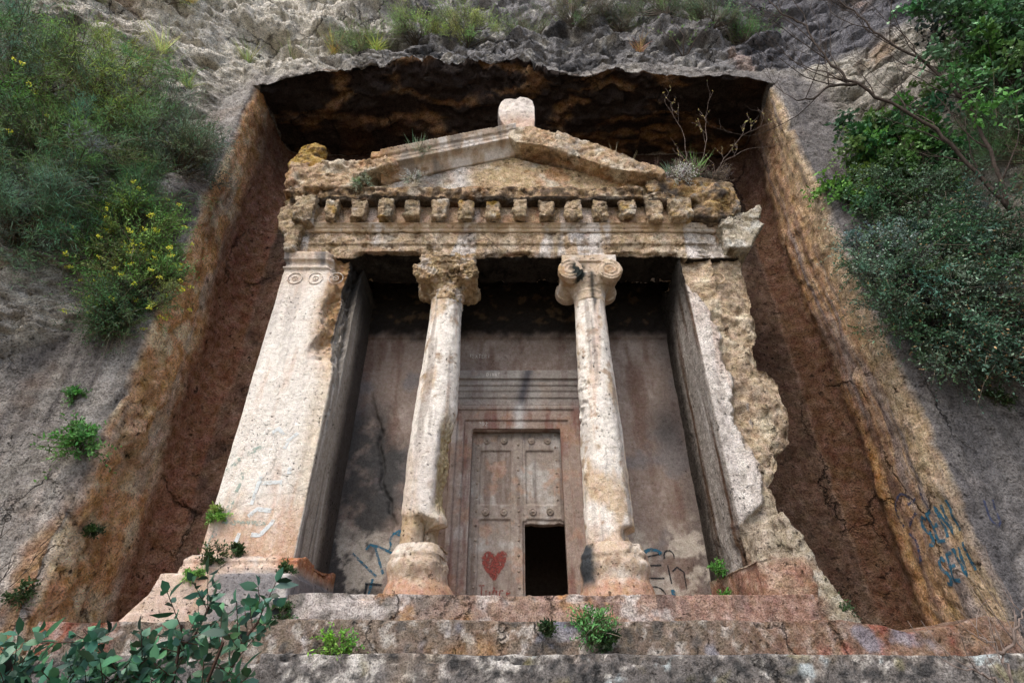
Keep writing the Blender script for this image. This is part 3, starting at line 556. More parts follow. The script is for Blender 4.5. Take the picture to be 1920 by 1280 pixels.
part('door_lintel', b, .014, M_DOOR, c_case, lambda co, no: no * (N(co, 4, 4, 246) * .006 - .03 * sm(.3, .6, N(co, 1.8, 4, 2)) * sm(6.3, 6.4, co[:, 2]))[:, None])
# door leaves
door = bpy.data.objects.new('door', None); link(door, tomb); door['label'] = 'carved false door with a dark hole broken in its lower right panel'
b = B()
YD = 9.12
b.box(-.80, .13, YD, YD + .16, 2.4, 5.46); b.box(.12, .80, YD, YD + .16, 3.80, 5.46)
b.box(-.80, -.70, YD - .02, YD + .1, 2.4, 5.46); b.box(.72, .80, YD - .02, YD + .1, 3.85, 5.46)
b.box(-.05, .10, YD - .045, YD + .12, 2.4, 5.46)
for (x0, x1) in ((-.70, -.05), (.10, .72)):
    b.box(x0, x1, YD - .03, YD + .08, 5.08, 5.46); b.box(x0, x1, YD - .03, YD + .08, 3.88, 4.12)
for s0, s1, zz0 in ((-.72, -.64, 2.4), (-.10, -.03, 2.4), (.08, .16, 3.85), (.67, .74, 3.85)): b.box(s0, s1, YD - .032, YD + .08, zz0, 5.46)
def c_door(co, no):
    x, z = co[:, 0], co[:, 2]; n = N(co, 1.8, 5, 250); s = N(co, (7, 7, .6), 4, 251); c = flat(co, (.265, .225, .195)); c = mixc(c, (.40, .385, .36), sm(0, .5, n) * .8); c = mixc(c, (.17, .13, .11), sm(.0, .5, s) * .8); c = mixc(c, (.34, .22, .16), sm(.2, .5, N(co, 2.5, 4, 253)) * .6)
    c = mixc(c, (.07, .07, .075), (np.exp(-((x - .2) / .13) ** 2) + sm(.55, .75, x) * .7) * sm(3.8, 4.6, z) * sm(-.3, .4, s) * .8); return mixc(c, (.10, .085, .07), sm(5.2, 5.42, z) * .6)
def d_door(co, no): return no * (N(co, 5, 4, 255) * .004)[:, None] + np.stack([np.zeros(len(co)), np.zeros(len(co)), (co[:, 2] < 3.9) * (co[:, 0] > .15) * (co[:, 0] < .75) * N(co, (4, 1, 1), 3, 6) * .03], 1)
part('door_panel', b, .013, M_DOOR, c_door, d_door, door)
def small(name, b, colr, mat, p, noise=.004):
    me = bpy.data.meshes.new(name); b.bm.to_mesh(me); b.bm.free(); n = len(me.vertices); co = np.empty(n * 3, dtype=np.float32); me.vertices.foreach_get('co', co); co = co.reshape(-1, 3)
    set_col(me, mixc(flat(co, colr), tuple(v * .6 for v in colr), sm(0, .5, N(co, 5, 3, 1)))); co = co + VN(co, 6, 3, 4) * noise
    me.vertices.foreach_set('co', (co - np.array(T0, dtype=np.float32)).astype(np.float32).ravel()); me.polygons.foreach_set('use_smooth', np.ones(len(me.polygons), dtype=bool)); me.materials.append(mat); o = bpy.data.objects.new(name, me); link(o, p); return o
for zz in (5.26, 4.0):
    for xx in (-.53, -.22, .27, .56):
        b = B(); b.cyl_y(xx, zz, .062, YD - .048, YD, seg=24); b.tube([(xx + .05 * math.cos(a), YD - .05, zz + .05 * math.sin(a)) for a in np.linspace(0, 2 * math.pi, 21)], .008, 6); b.blob((xx, YD - .05, zz), (.02, .014, .02), 2); small('medallion', b, (.30, .25, .21), M_DOOR, door)
for xx, zl in ((-.68, 2.6), (.03, 2.6), (.70, 4.2)):
    z_ = zl
    while z_ < 5.4:
        b = B(); b.blob((xx + random.uniform(-.005, .005), YD - .045 if xx == .03 else YD - .03, z_), (.022, .018, .022), 2); small('stud', b, (.26, .21, .17), M_DOOR, door); z_ += .235
# dark chamber behind the hole
b = B(); bm = b.bm
def inward_room(name, x0, x1, y0, y1, z0, z1, colr, parent):
    bm = bmesh.new(); g = bmesh.ops.create_cube(bm, size=1); bmesh.ops.transform(bm, matrix=Matrix.Translation(((x0 + x1) / 2, (y0 + y1) / 2, (z0 + z1) / 2)) @ Matrix.Diagonal((x1 - x0, y1 - y0, z1 - z0, 1)), verts=g['verts'])
    bmesh.ops.delete(bm, geom=[f for f in bm.faces if f.normal.y < -.5], context='FACES_ONLY'); bmesh.ops.reverse_faces(bm, faces=bm.faces[:]); bmesh.ops.subdivide_edges(bm, edges=bm.edges[:], cuts=8, use_grid_fill=True)
    me = bpy.data.meshes.new(name); bm.to_mesh(me); bm.free(); n = len(me.vertices); co = np.empty(n * 3, dtype=np.float32); me.vertices.foreach_get('co', co); co = co.reshape(-1, 3)
    set_col(me, flat(co, colr)); me.vertices.foreach_set('co', (co - np.array(T0, dtype=np.float32)).astype(np.float32).ravel()); me.materials.append(M_DOOR); o = bpy.data.objects.new(name, me); link(o, parent); return o
inward_room('chamber', -1.5, 1.5, 9.3, 12.0, 2.44, 5.0, (.16, .12, .10), tomb)
# porch ceiling
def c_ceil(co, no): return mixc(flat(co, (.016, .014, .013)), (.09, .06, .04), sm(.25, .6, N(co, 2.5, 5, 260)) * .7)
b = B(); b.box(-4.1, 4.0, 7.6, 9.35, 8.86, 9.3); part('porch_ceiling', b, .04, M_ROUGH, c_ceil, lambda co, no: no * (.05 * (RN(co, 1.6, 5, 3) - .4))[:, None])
# architrave
def c_arch(co, no):
    x, y, z = co.T; n = N(co, 1.3, 5, 270); f = N(co, 5, 4, 271); w = N(co, (1.6, 1.6, .35), 4, 272)
    c = flat(co, (.54, .41, .28)); c = mixc(c, (.62, .52, .40), sm(0, .5, n)); c = mixc(c, (.76, .70, .65), sm(.0, .22, w)); c = mixc(c, (.30, .20, .11), sm(.15, .5, f) * .6); c = mixc(c, (.50, .30, .19), sm(.2, .6, N(co, 2, 4, 274)) * .6)
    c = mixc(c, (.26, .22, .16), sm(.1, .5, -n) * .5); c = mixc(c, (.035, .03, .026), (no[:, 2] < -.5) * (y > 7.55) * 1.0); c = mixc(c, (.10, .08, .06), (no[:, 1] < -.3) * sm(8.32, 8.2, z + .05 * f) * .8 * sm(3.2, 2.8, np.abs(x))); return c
b = B(); b.box(-4.22, 4.18, 7.53, 8.3, 8.24, 8.92); b.box(-4.24, 4.2, 7.49, 8.2, 8.56, 8.84)
def d_arch(co, no):
    x, z = co[:, 0], co[:, 2]; low = sm(8.42, 8.24, z) * sm(3.15, 2.85, np.abs(x)); n = N(co, 1.4, 5, 275); near = sm(.55, .30, np.abs(np.abs(x) - 1.31)); out = no * (.014 * N(co, 2, 4, 276) + .007 * N(co, 8, 4, 277))[:, None]
    up = low * (.05 + .22 * sm(-.2, .8, n) * (1 - near)); out[:, 2] += up * (no[:, 2] < .5); out[:, 1] += low * (.05 + .10 * sm(0, .6, n)) * (1 - near); r = RN(co, 1.8, 5, 6)
    e = sm(3.3, 3.9, x + .2 * n); out += no * (e * (.16 * r - .12))[:, None]; out += no * (-.05 * sm(.55, .8, RN(co, 2.4, 4, 15)))[:, None]; return out
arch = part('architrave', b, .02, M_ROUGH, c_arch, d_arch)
b = B(); b.xprof([(7.47, 8.84), (7.45, 8.87), (7.45, 8.90), (7.42, 8.92), (7.40, 8.96), (7.36, 8.99), (7.8, 8.99), (7.8, 8.84)], -4.22, 3.9); b.xprof([(7.47, 8.84), (7.45, 8.87), (7.45, 8.90), (7.38, 8.92), (7.34, 8.99), (7.8, 8.99), (7.8, 8.84)], 3.8, 4.32)
part('moulding', b, .013, M_STONE, c_arch, lambda co, no: no * (.005 * N(co, 6, 4, 280) - .05 * sm(.3, .6, N(co, 1.6, 5, 14)))[:, None], arch)
# dentil band back + dentils
def c_dent(co, no):
    n = N(co, 2.4, 5, 290); c = flat(co, (.47, .36, .24)); c = mixc(c, (.27, .23, .17), sm(0.1, .6, n)); c = mixc(c, (.62, .56, .47), sm(.15, .5, -n)); c = mixc(c, (.52, .34, .10), sm(.25, .6, N(co, 1.6, 4, 292)) * .8); return mixc(c, (.07, .06, .05), sm(.2, .5, N(co, 5, 4, 294)) * .6)
def c_frz(co, no):
    c = c_arch(co, no); c = mixc(c, (.45, .28, .19), .4 * np.ones(len(co))); return c
b = B(); b.box(-4.2, 4.1, 7.43, 8.6, 8.93, 9.5); part('frieze', b, .03, M_ROUGH, c_frz, wear(.012, .008))
for k in range(15):
    cx = -4.05 + .515 * k
    b = B(); w = .138 + random.uniform(-.018, .014); zb = 8.97 + random.uniform(-.03, .10); yf = 7.20 + random.uniform(0, .05)
    b.box(cx - w, cx + w, yf, 7.7, zb, 9.45)
    if k in (0, 14): b.box(cx - w * 1.5, cx + w * 1.4, yf - .05, 7.8, zb - .1, 9.5)
    sd = k * 3
    part('dentil', b, .016, M_ROUGH, c_dent, lambda co, no, sd=sd: no * ((.13 * (RN(co, 2.6, 5, 20 + sd) - .5)) - .10 * sm(9.25, 9.0, co[:, 2]) * sm(-.2, .6, N(co, 2.5, 4, sd)))[:, None])
# geison (cornice), ragged
def c_gei(co, no):
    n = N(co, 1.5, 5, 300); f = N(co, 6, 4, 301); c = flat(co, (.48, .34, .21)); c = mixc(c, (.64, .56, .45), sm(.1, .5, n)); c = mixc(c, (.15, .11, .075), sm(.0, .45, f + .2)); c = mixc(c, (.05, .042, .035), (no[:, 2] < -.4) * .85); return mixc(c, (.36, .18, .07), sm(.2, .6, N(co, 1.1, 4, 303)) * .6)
b = B(); b.xprof([(7.14, 9.52), (7.10, 9.70), (7.16, 9.80), (8.6, 9.84), (8.6, 9.45), (7.18, 9.45)], -4.4, 2.5); b.prism([(2.3, 9.45), (4.1, 9.45), (4.15, 9.7), (3.9, 9.86), (2.3, 9.82)], 7.3, 8.6)
b.blob((2.9, 7.4, 9.62), (.5, .22, .22)); b.blob((3.8, 7.45, 9.5), (.4, .3, .3)); b.blob((-2.6, 7.2, 9.6), (.5, .12, .14))
def d_gei(co, no):
    n = N(co, 1.8, 5, 305); r = RN(co, 2.2, 5, 21); fr = sm(7.6, 7.2, co[:, 1]); out = no * (.012 * N(co, 8, 3, 1))[:, None]; out[:, 1] += fr * (.02 + .20 * r * sm(-.4, .5, n)); out[:, 2] += fr * .06 * n; out += no * (.18 * (RN(co, 1.8, 5, 8) - .55) * sm(1.8, 2.6, co[:, 0]))[:, None]; return out
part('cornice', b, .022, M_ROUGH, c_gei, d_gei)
# tympanum, raking cornices
def c_tym(co, no):
    x, z = co[:, 0], co[:, 2]; n = N(co, 1.5, 5, 310); c = flat(co, (.55, .42, .26)); c = mixc(c, (.60, .54, .44), sm(.0, .5, n)); c = mixc(c, (.48, .27, .14), sm(.1, .5, N(co, 1.2, 5, 311)) * .8); c = mixc(c, (.16, .17, .19), np.exp(-((x + 1.75) / .42) ** 2) * .75)
    c = mixc(c, (.66, .62, .58), np.exp(-((x + 2.35) / .14) ** 2) + np.exp(-((x + 1.15) / .22) ** 2)); return mixc(c, (.25, .17, .10), sm(.15, .5, N(co, 5, 4, 313)) * .5)
b = B(); b.prism([(-3.6, 9.8), (-.05, 10.95), (3.4, 9.8)], 7.42, 8.8)
part('tympanum', b, .024, M_ROUGH, c_tym, lambda co, no: no * (.03 * N(co, 1.5, 5, 315) + .012 * N(co, 7, 4, 316))[:, None])
def rake(x0, z0, x1, z1, prof, b):
    """sweep a (y, dz) profile along the slope"""
    a = [b.bm.verts.new((x0, y, z0 + dz)) for y, dz in prof]; c = [b.bm.verts.new((x1, y, z1 + dz)) for y, dz in prof]; n = len(prof)
    f = [b.bm.faces.new(a), b.bm.faces.new(c[::-1])] + [b.bm.faces.new((a[(i + 1) % n], a[i], c[i], c[(i + 1) % n])) for i in range(n)]; bmesh.ops.recalc_face_normals(b.bm, faces=f)
def c_rakeL(co, no):
    x, z = co[:, 0], co[:, 2]; n = N(co, 1.5, 5, 320); w = N(co, (2.2, 1, 1), 4, 321); c = flat(co, (.50, .40, .31)); c = mixc(c, (.68, .63, .58), sm(-.1, .25, w) * sm(-2.4, -2.0, x)); c = mixc(c, (.24, .22, .20), sm(.1, .4, -w) * .7); c = mixc(c, OCHRE, sm(-2.2, -2.8, x + .2 * n) * .9); c = mixc(c, YEL, sm(-2.8, -3.4, x) * sm(0, .5, n)); return c
b = B(); rake(-2.75, 10.32, -.0, 11.18, [(7.30, -.06), (7.24, 0), (7.12, .03), (7.12, .10), (7.14, .11), (7.10, .13), (7.10, .21), (7.06, .23), (7.02, .34), (7.0, .36), (8.8, .40), (8.8, -.2), (7.4, -.2)], b)
b.box(-2.95, -2.6, 7.1, 7.5, 10.55, 10.72)
part('raking_cornice', b, .018, M_STONE, c_rakeL, lambda co, no: no * (.006 * N(co, 6, 4, 325) - .04 * sm(.35, .6, N(co, 1.5, 5, 9)))[:, None])
b = B(); b.prism([(-4.45, 9.7), (-4.52, 10.0), (-4.45, 10.35), (-3.95, 10.45), (-3.5, 10.42), (-2.9, 10.48), (-2.5, 10.6), (-2.4, 10.40), (-2.9, 10.2), (-3.2, 9.95), (-3.2, 9.7)], 7.12, 8.8); b.box(-4.5, -4.1, 7.15, 7.7, 9.6, 10.3, .12)
def c_oc(co, no):
    n = N(co, 1.8, 5, 330); c = flat(co, (.55, .40, .26)); c = mixc(c, (.68, .59, .46), sm(.0, .4, n)); c = mixc(c, (.48, .27, .14), sm(.05, .5, N(co, 1.2, 4, 331)) * .7); return mixc(c, (.17, .12, .07), sm(.05, .5, N(co, 4, 5, 332) - .05) * .75)
part('corner_block', b, .024, M_ROUGH, c_oc, lambda co, no: no * (.22 * (RN(co, 1.6, 5, 33) - .5) + .015 * N(co, 7, 4, 1))[:, None])['label'] = 'lumpy ochre corner block of the pediment'
b = B(); b.prism([(-.15, 11.18), (-.15, 11.5), (.5, 11.48), (.95, 11.30), (1.7, 10.90), (2.4, 10.45), (2.9, 10.22), (2.9, 10.0), (2.0, 10.15), (1.2, 10.55), (.6, 10.88), (.0, 11.0)], 7.08, 8.8)

def c_rr(co, no): 
    c = c_oc(co, no); return mixc(c, (.30, .29, .27), sm(.0, .5, N(co, 2.2, 5, 341)) * sm(.5, 1.2, co[:, 0]) * sm(10.4, 10.7, co[:, 2] + .35 * (co[:, 0] - 1)) * .7)
part('raking_cornice', b, .022, M_ROUGH, c_rr, lambda co, no: no * (.13 * (RN(co, 1.3, 5, 35) - .5) * sm(-.1, .5, co[:, 0]) + .012 * N(co, 7, 4, 1))[:, None])['label'] = 'eroded lumpy right-hand raking cornice'
# right corner: rubble shoulder and pale corner block
b = B(); b.prism([(2.6, 9.7), (2.6, 10.15), (3.2, 10.15), (3.9, 10.1), (4.3, 9.9), (4.35, 9.4), (4.2, 9.1), (3.7, 9.1), (3.5, 9.5)], 7.25, 8.8); b.blob((3.9, 7.35, 9.6), (.4, .3, .3)); b.blob((3.75, 7.4, 9.2), (.35, .25, .3))
def c_rub(co, no):
    n = N(co, 2.5, 5, 350); c = flat(co, (.38, .28, .18)); c = mixc(c, (.48, .32, .15), sm(.1, .5, N(co, 1.4, 4, 351))); c = mixc(c, (.12, .10, .085), sm(.0, .5, n)); return mixc(c, (.36, .34, .31), sm(.2, .5, -n))
part('corner_block', b, .026, M_ROUGH, c_rub, lambda co, no: no * (.22 * (RN(co, 1.5, 5, 37) - .5) + .02 * N(co, 8, 4, 1))[:, None])['label'] = 'crumbled rubble shoulder under the pink heather'
b = B(); b.prism([(3.85, 8.85), (3.9, 9.15), (4.05, 9.32), (4.4, 9.2), (4.75, 9.42), (4.72, 9.2), (4.6, 9.0), (4.7, 8.9), (4.5, 8.7), (4.3, 8.3), (3.9, 8.3)], 7.3, 8.5)
def c_pale(co, no):
    n = N(co, 2.5, 5, 355); c = flat(co, (.52, .46, .36)); c = mixc(c, (.62, .60, .54), sm(.1, .5, n)); return mixc(c, (.20, .16, .11), sm(.15, .5, N(co, 3, 5, 356)))
part('corner_block', b, .02, M_ROUGH, c_pale, lambda co, no: no * (.12 * (RN(co, 2.2, 5, 39) - .5) + .012 * N(co, 8, 4, 1))[:, None])['label'] = 'pale broken corner block jutting past the right pilaster'
b = B(); b.prism([(-4.25, 8.3), (-4.3, 8.6), (-4.5, 8.9), (-4.6, 9.3), (-4.45, 9.7), (-3.9, 9.7), (-3.95, 9.3), (-4.1, 8.8), (-4.1, 8.3)], 7.35, 8.6)
part('corner_block', b, .024, M_ROUGH, c_dent, lambda co, no: no * (.20 * (RN(co, 2, 5, 41) - .5))[:, None])['label'] = 'dark pitted corner block above the left pilaster'
# acroteria
b = B(); b.prism([(-.95, 11.15), (-.8, 11.5), (-.45, 11.52), (-.26, 11.62), (-.24, 11.75), (-.33, 11.92), (-.385, 12.15), (-.38, 12.4), (-.33, 12.58), (-.24, 12.68), (-.1, 12.70), (.02, 12.68), (.10, 12.78), (.26, 12.74), (.38, 12.62), (.42, 12.4), (.42, 12.15), (.42, 11.9), (.40, 11.7), (.45, 11.58), (.62, 11.5), (.95, 11.4), (1.15, 11.3), (.8, 11.15)], 7.22, 7.62); b.blob((.06, 7.27, 12.2), (.30, .10, .46))
def c_acr(co, no):
    z = co[:, 2]; n = N(co, 2, 4, 360); c = flat(co, (.68, .62, .56)); c = mixc(c, (.58, .40, .30), sm(12.3, 11.7, z + .15 * n) * .8); c = mixc(c, (.60, .45, .26), sm(.1, .5, n) * .5); c = mixc(c, (.13, .13, .14), sm(.25, .4, np.abs(co[:, 0] - .02)) * (np.abs(no[:, 0]) > .4) * .7); return mixc(c, (.25, .2, .17), sm(.3, .5, N(co, 6, 4, 361)) * .5)
part('acroterion', b, .016, M_STONE, c_acr, lambda co, no: no * (.02 * N(co, 2, 4, 365))[:, None])['label'] = 'pale rounded palmette block crowning the gable'
b = B(); b.prism([(-4.6, 10.3), (-4.55, 10.6), (-4.35, 10.7), (-4.1, 10.68), (-3.9, 10.5), (-3.85, 10.3)], 7.15, 7.8); b.blob((-4.27, 7.35, 10.85), (.27, .24, .26)); b.blob((-4.2, 7.35, 10.95), (.22, .22, .2))
def c_lump(co, no): return mixc(mixc(flat(co, (.42, .27, .09)), (.55, .38, .15), sm(0, .5, N(co, 3, 4, 370))), (.15, .10, .05), sm(.1, .5, N(co, 5, 4, 371)))
part('acroterion', b, .018, M_ROUGH, c_lump, lambda co, no: no * (.13 * (RN(co, 3, 5, 43) - .5))[:, None])['label'] = 'ochre rubble lump on the left end of the gable'
#VEG
# ------------------------------------------------------------------ painted scrawls
bpy.context.view_layer.update()
DG = bpy.context.evaluated_depsgraph_get()
def hit(o, org, d):
    off = o.matrix_world.translation; ok, loc, nor, _ = o.ray_cast(Vector(org) - off, Vector(d), depsgraph=DG)
    return (loc + off) if ok else None
def scrawl(name, target, strokes, to_world, d, width, mat, parent, off, lift=.006):
    """strokes in wall coordinates (u, v); to_world gives a start point in front of the wall"""
    V = []; F = []; d = Vector(d)
    for st in strokes:
        P_ = []
        for (a, b_) in zip(st, st[1:]):
            n = max(1, int(math.hypot(b_[0] - a[0], b_[1] - a[1]) / .025))
            for k in range(n): P_.append((a[0] + (b_[0] - a[0]) * k / n, a[1] + (b_[1] - a[1]) * k / n))
        P_.append(st[-1]); prev = None
        for i, p in enumerate(P_):
            q0 = P_[max(0, i - 1)]; q1 = P_[min(len(P_) - 1, i + 1)]; t = (q1[0] - q0[0], q1[1] - q0[1]); L = math.hypot(*t) or 1; nx, ny = -t[1] / L, t[0] / L; row = []
            wd = width * (.8 + .4 * random.random())
            for s in (-.5, 0, .5):
                h = hit(target, to_world(p[0] + nx * wd * s, p[1] + ny * wd * s), d)
                if h is None or abs(h.x) > 6.45 and off == (0, 0, 0) and d.x > .5: row = None; break
                row.append(len(V)); V.append(h - d * lift)
            if row and prev: F += [(prev[0], prev[1], row[1], row[0]), (prev[1], prev[2], row[2], row[1])]
            prev = row
    if not F: return None
    return np_mesh(name, np.array([tuple(v) for v in V]), F, mat, parent, off)
def arc(cx, cy, rx, ry, a0, a1, n=12): return [(cx + rx * math.cos(R(a)), cy + ry * math.sin(R(a))) for a in np.linspace(a0, a1, n)]
FONT = {'S': [[(.9, .85), (.6, 1), (.2, .9), (.1, .68), (.4, .52), (.75, .42), (.9, .22), (.6, .02), (.1, .1)]], 'E': [[(.85, 1), (.1, .95), (.15, .5), (.1, .02), (.9, 0)], [(.15, .5), (.75, .54)]],
 'N': [[(.1, 0), (.12, 1), (.8, .05), (.85, 1)]], 'I': [[(.5, 0), (.5, 1)]], 'V': [[(.05, 1), (.45, 0), (.9, 1)]], 'R': [[(.1, 0), (.12, 1), (.7, .95), (.8, .7), (.15, .5), (.85, 0)]], 'D': [[(.1, 0), (.1, 1), (.7, .85), (.85, .5), (.65, .1), (.1, 0)]],
 'A': [[(.05, 0), (.5, 1), (.9, 0)], [(.25, .4), (.75, .4)]], 'T': [[(.0, 1), (1, 1)], [(.5, 1), (.5, 0)]], 'O': [arc(.5, .5, .4, .5, 90, 450)], 'U': [[(.1, 1), (.12, .2), (.45, 0), (.8, .15), (.85, 1)]], 'u': [[(.1, .6), (.12, .15), (.4, 0), (.75, .15), (.8, .6)]],
 'g': [arc(.45, .35, .32, .28, 60, 400), [(.78, .6), (.75, -.2), (.4, -.35)], [(.2, .85), (.45, .75), (.7, .85)]], 'c': [arc(.5, .3, .4, .3, 50, 310)], 'e': [[(.15, .32), (.8, .35), (.6, .62), (.2, .5), (.15, .15), (.5, 0), (.85, .1)]], 'X': [[(0, 1), (.9, 0)], [(.9, 1), (0, 0)]], 'Y': [[(0, 1), (.45, .5), (.9, 1)], [(.45, .5), (.45, 0)]], '2': [[(.1, .8), (.5, 1), (.8, .75), (.1, 0), (.9, 0)]], '?': [[(.1, .8), (.5, 1), (.8, .75), (.45, .45), (.45, .3)]], 'L': [[(.1, 1), (.1, 0), (.8, 0)]]}
def write(txt, x, z, h, w=.75, slant=0.0, rise=0.0):
    out = []
    for k, ch in enumerate(txt):
        for st in FONT.get(ch, []): out.append([(x + (k + px * .82) * h * w + slant * pz * h, z + pz * h + rise * k) for px, pz in st])
    return out
P_BLUE = paint_mat('blue_paint', (.035, .13, .20), .9); P_BLACK = paint_mat('black_paint', (.02, .025, .03), 1.0); P_RED = paint_mat('red_paint', (.22, .06, .05), .78); P_PALE = paint_mat('pale_paint', (.62, .66, .66), .95); P_NAVY = paint_mat('navy_paint', (.05, .06, .11), .75); P_CHALK = paint_mat('chalk', (.55, .52, .47), .95)
BW = bpy.data.objects['back_wall']; DP = bpy.data.objects['door_panel']; LT = bpy.data.objects['door_lintel']; DF = bpy.data.objects['door_frame']
fw = lambda x, z: (x, 6.0, z); bw = lambda x, z: (x, 8.45, z)
FY = (0, 1, 0)
scrawl('graffiti', BW, [[(-2.42, 3.38), (-2.36, 3.46), (-2.28, 3.42), (-2.10, 3.02)], [(-2.36, 3.46), (-2.2, 3.42), (-2.0, 3.33), (-1.9, 3.32)], arc(-1.72, 3.52, .33, .2, 200, 90, 8), [(-2.03, 3.45), (-2.05, 3.36), (-1.95, 3.3)], [(-2.62, 3.32), (-2.5, 3.22), (-2.2, 2.98)], [(-1.98, 3.62), (-1.88, 3.66), (-1.86, 3.80)], [(-2.02, 3.64), (-1.9, 3.60)], [(-2.25, 2.95), (-2.3, 2.62)]], bw, FY, .035, P_BLUE, BW, (0, 0, 0) if False else T0)
scrawl('graffiti', BW, [[(-2.36, 2.88), (-2.1, 2.86)], [(-2.33, 2.88), (-2.36, 2.54)], [(-2.36, 2.7), (-2.12, 2.7)], [(-2.36, 2.55), (-2.1, 2.58)]], bw, FY, .035, P_BLACK, BW, T0)
scrawl('graffiti', BW, [[(2.3, 3.32), (2.06, 3.27), (2.02, 2.96), (2.3, 2.96)], [(2.04, 3.14), (2.28, 3.15)], arc(2.42, 3.28, .08, .09, 200, -20, 8), [(2.38, 3.15), (2.40, 2.88)], [(2.44, 3.06), (2.52, 3.12), (2.62, 3.05), (2.62, 2.80)], arc(2.13, 2.68, .16, .16, 175, -10, 10), [(2.29, 2.68), (2.27, 2.54)], [(1.92, 2.84), (1.98, 2.7)], [(1.94, 3.2), (1.92, 2.9)]], bw, FY, .022, P_BLACK, BW, T0)
scrawl('graffiti', BW, [arc(2.16, 3.30, .14, .08, 170, 10, 8), [(2.02, 3.33), (1.99, 3.2)], [(1.9, 3.3), (1.92, 3.1)], [(2.04, 3.2), (2.04, 3.0)], [(2.4, 2.8), (2.42, 2.55)], [(2.26, 2.6), (2.34, 2.52)]], bw, FY, .055, P_BLUE, BW, T0)
scrawl('graffiti', PL, [[(-3.68, 4.08), (-3.72, 3.68)], [(-3.70, 3.98), (-3.36, 4.0)], [(-3.72, 3.52), (-3.62, 3.62), (-3.42, 3.6)], [(-3.78, 3.30), (-3.80, 3.16)], [(-3.62, 3.28), (-3.5, 3.27), (-3.38, 3.42), (-3.36, 3.48)], [(-3.3, 4.22), (-3.29, 4.12)], [(-3.68, 4.75), (-3.6, 4.82), (-3.5, 4.72)], [(-3.3, 4.75), (-3.42, 4.62), (-3.44, 4.5)]], fw, FY, .055, P_PALE, PL, T0)
P_GREEN = paint_mat('faded_green_paint', (.30, .38, .33), .45)
scrawl('graffiti', PL, [[(-3.95, 4.15), (-4.0, 3.75), (-4.04, 3.45), (-3.7, 3.42), (-3.45, 3.44)], [(-4.1, 3.35), (-4.16, 3.08)], [(-4.2, 4.15), (-4.0, 4.4), (-3.75, 4.55)]], fw, FY, .07, P_GREEN, PL, T0)
# heart
hp = [(.0, -.24), (-.09, -.12), (-.19, -.01), (-.22, .09), (-.20, .17), (-.12, .22), (-.04, .20), (.03, .13), (.07, .20), (.15, .235), (.195, .19), (.19, .10), (.14, -.01), (.06, -.13)]
hh = []
for k in range(9): hh.append([(-.36 + x * .88 * (1 - k / 9.), 3.16 + .02 + (z - .02) * .88 * (1 - k / 9.)) for x, z in hp + hp[:1]])
scrawl('painted_heart', DP, hh, bw, FY, .05, P_RED, door, T0)
scrawl('graffiti', DP, write('Tugce', -.60, 2.70, .17, .62), bw, FY, .022, P_RED, door, T0)
scrawl('graffiti', LT, write('DIVAT', -.56, 6.42, .075, .7), lambda x, z: (x, 8.6, z), FY, .014, P_CHALK, LT, T0)
scrawl('graffiti', DF, write('?D2', -.68, 5.50, .07, .8), lambda x, z: (x, 8.6, z), FY, .014, P_CHALK, DF, T0)
scrawl('graffiti', BW, write('TEXTERI', -.92, 6.95, .08, .75), bw, FY, .012, P_CHALK, BW, T0)
# lettering on the right-hand niche wall: read from the back towards the mouth
sw = lambda u, z: (4.9, 8.1 - u, z); FX = (1, 0, 0)
scrawl('graffiti', CLIFF, write('SENI', -.1, 3.25, .42, .46, 0, .03), sw, FX, .05, P_BLUE, CLIFF, (0, 0, 0))
scrawl('graffiti', CLIFF, write('SEVI', -.02, 2.72, .36, .45, 0, .04), sw, FX, .05, P_BLUE, CLIFF, (0, 0, 0))
scrawl('graffiti', CLIFF, [arc(-.28, 3.75, .22, .34, 200, 40, 10), arc(-.42, 3.3, .10, .22, 100, -80, 8), [(-.2, 3.9), (.1, 3.95)], [(-.35, 3.62), (-.1, 3.75)], [(.15, 4.1), (.2, 3.75)]], sw, FX, .04, P_NAVY, CLIFF, (0, 0, 0))
scrawl('graffiti', CLIFF, write('U', 6.35, 3.35, .35, .6) + write('S', 6.85, 3.2, .35, .55), lambda x, z: (x, 4.5, z), FY, .03, P_NAVY, CLIFF, (0, 0, 0))

# ------------------------------------------------------------------ plants
def rng_unit(rs, n): v = rs.normal(size=(n, 3)); return v / np.linalg.norm(v, axis=1)[:, None]
def nrm(v): return v / (np.linalg.norm(v, axis=-1, keepdims=True) + 1e-9)
def prisms(P0, P1, r0, r1, col):
    """three-sided stems between point pairs"""
    d = nrm(P1 - P0); u = nrm(np.cross(d, np.array([.3, .9, .25]))); v = np.cross(d, u); n = len(P0); V = np.zeros((n, 6, 3))
    for k in range(3):
        a = k * 2.0944; w = u * math.cos(a) + v * math.sin(a); V[:, k] = P0 + w * np.asarray(r0).reshape(-1, 1); V[:, 3 + k] = P1 + w * np.asarray(r1).reshape(-1, 1)
    b = (np.arange(n) * 6)[:, None]; F = np.concatenate([b + np.array([[0, 1, 4, 3]]), b + np.array([[1, 2, 5, 4]]), b + np.array([[2, 0, 3, 5]])])
    return V.reshape(-1, 3), F, np.repeat(col, 6, 0)
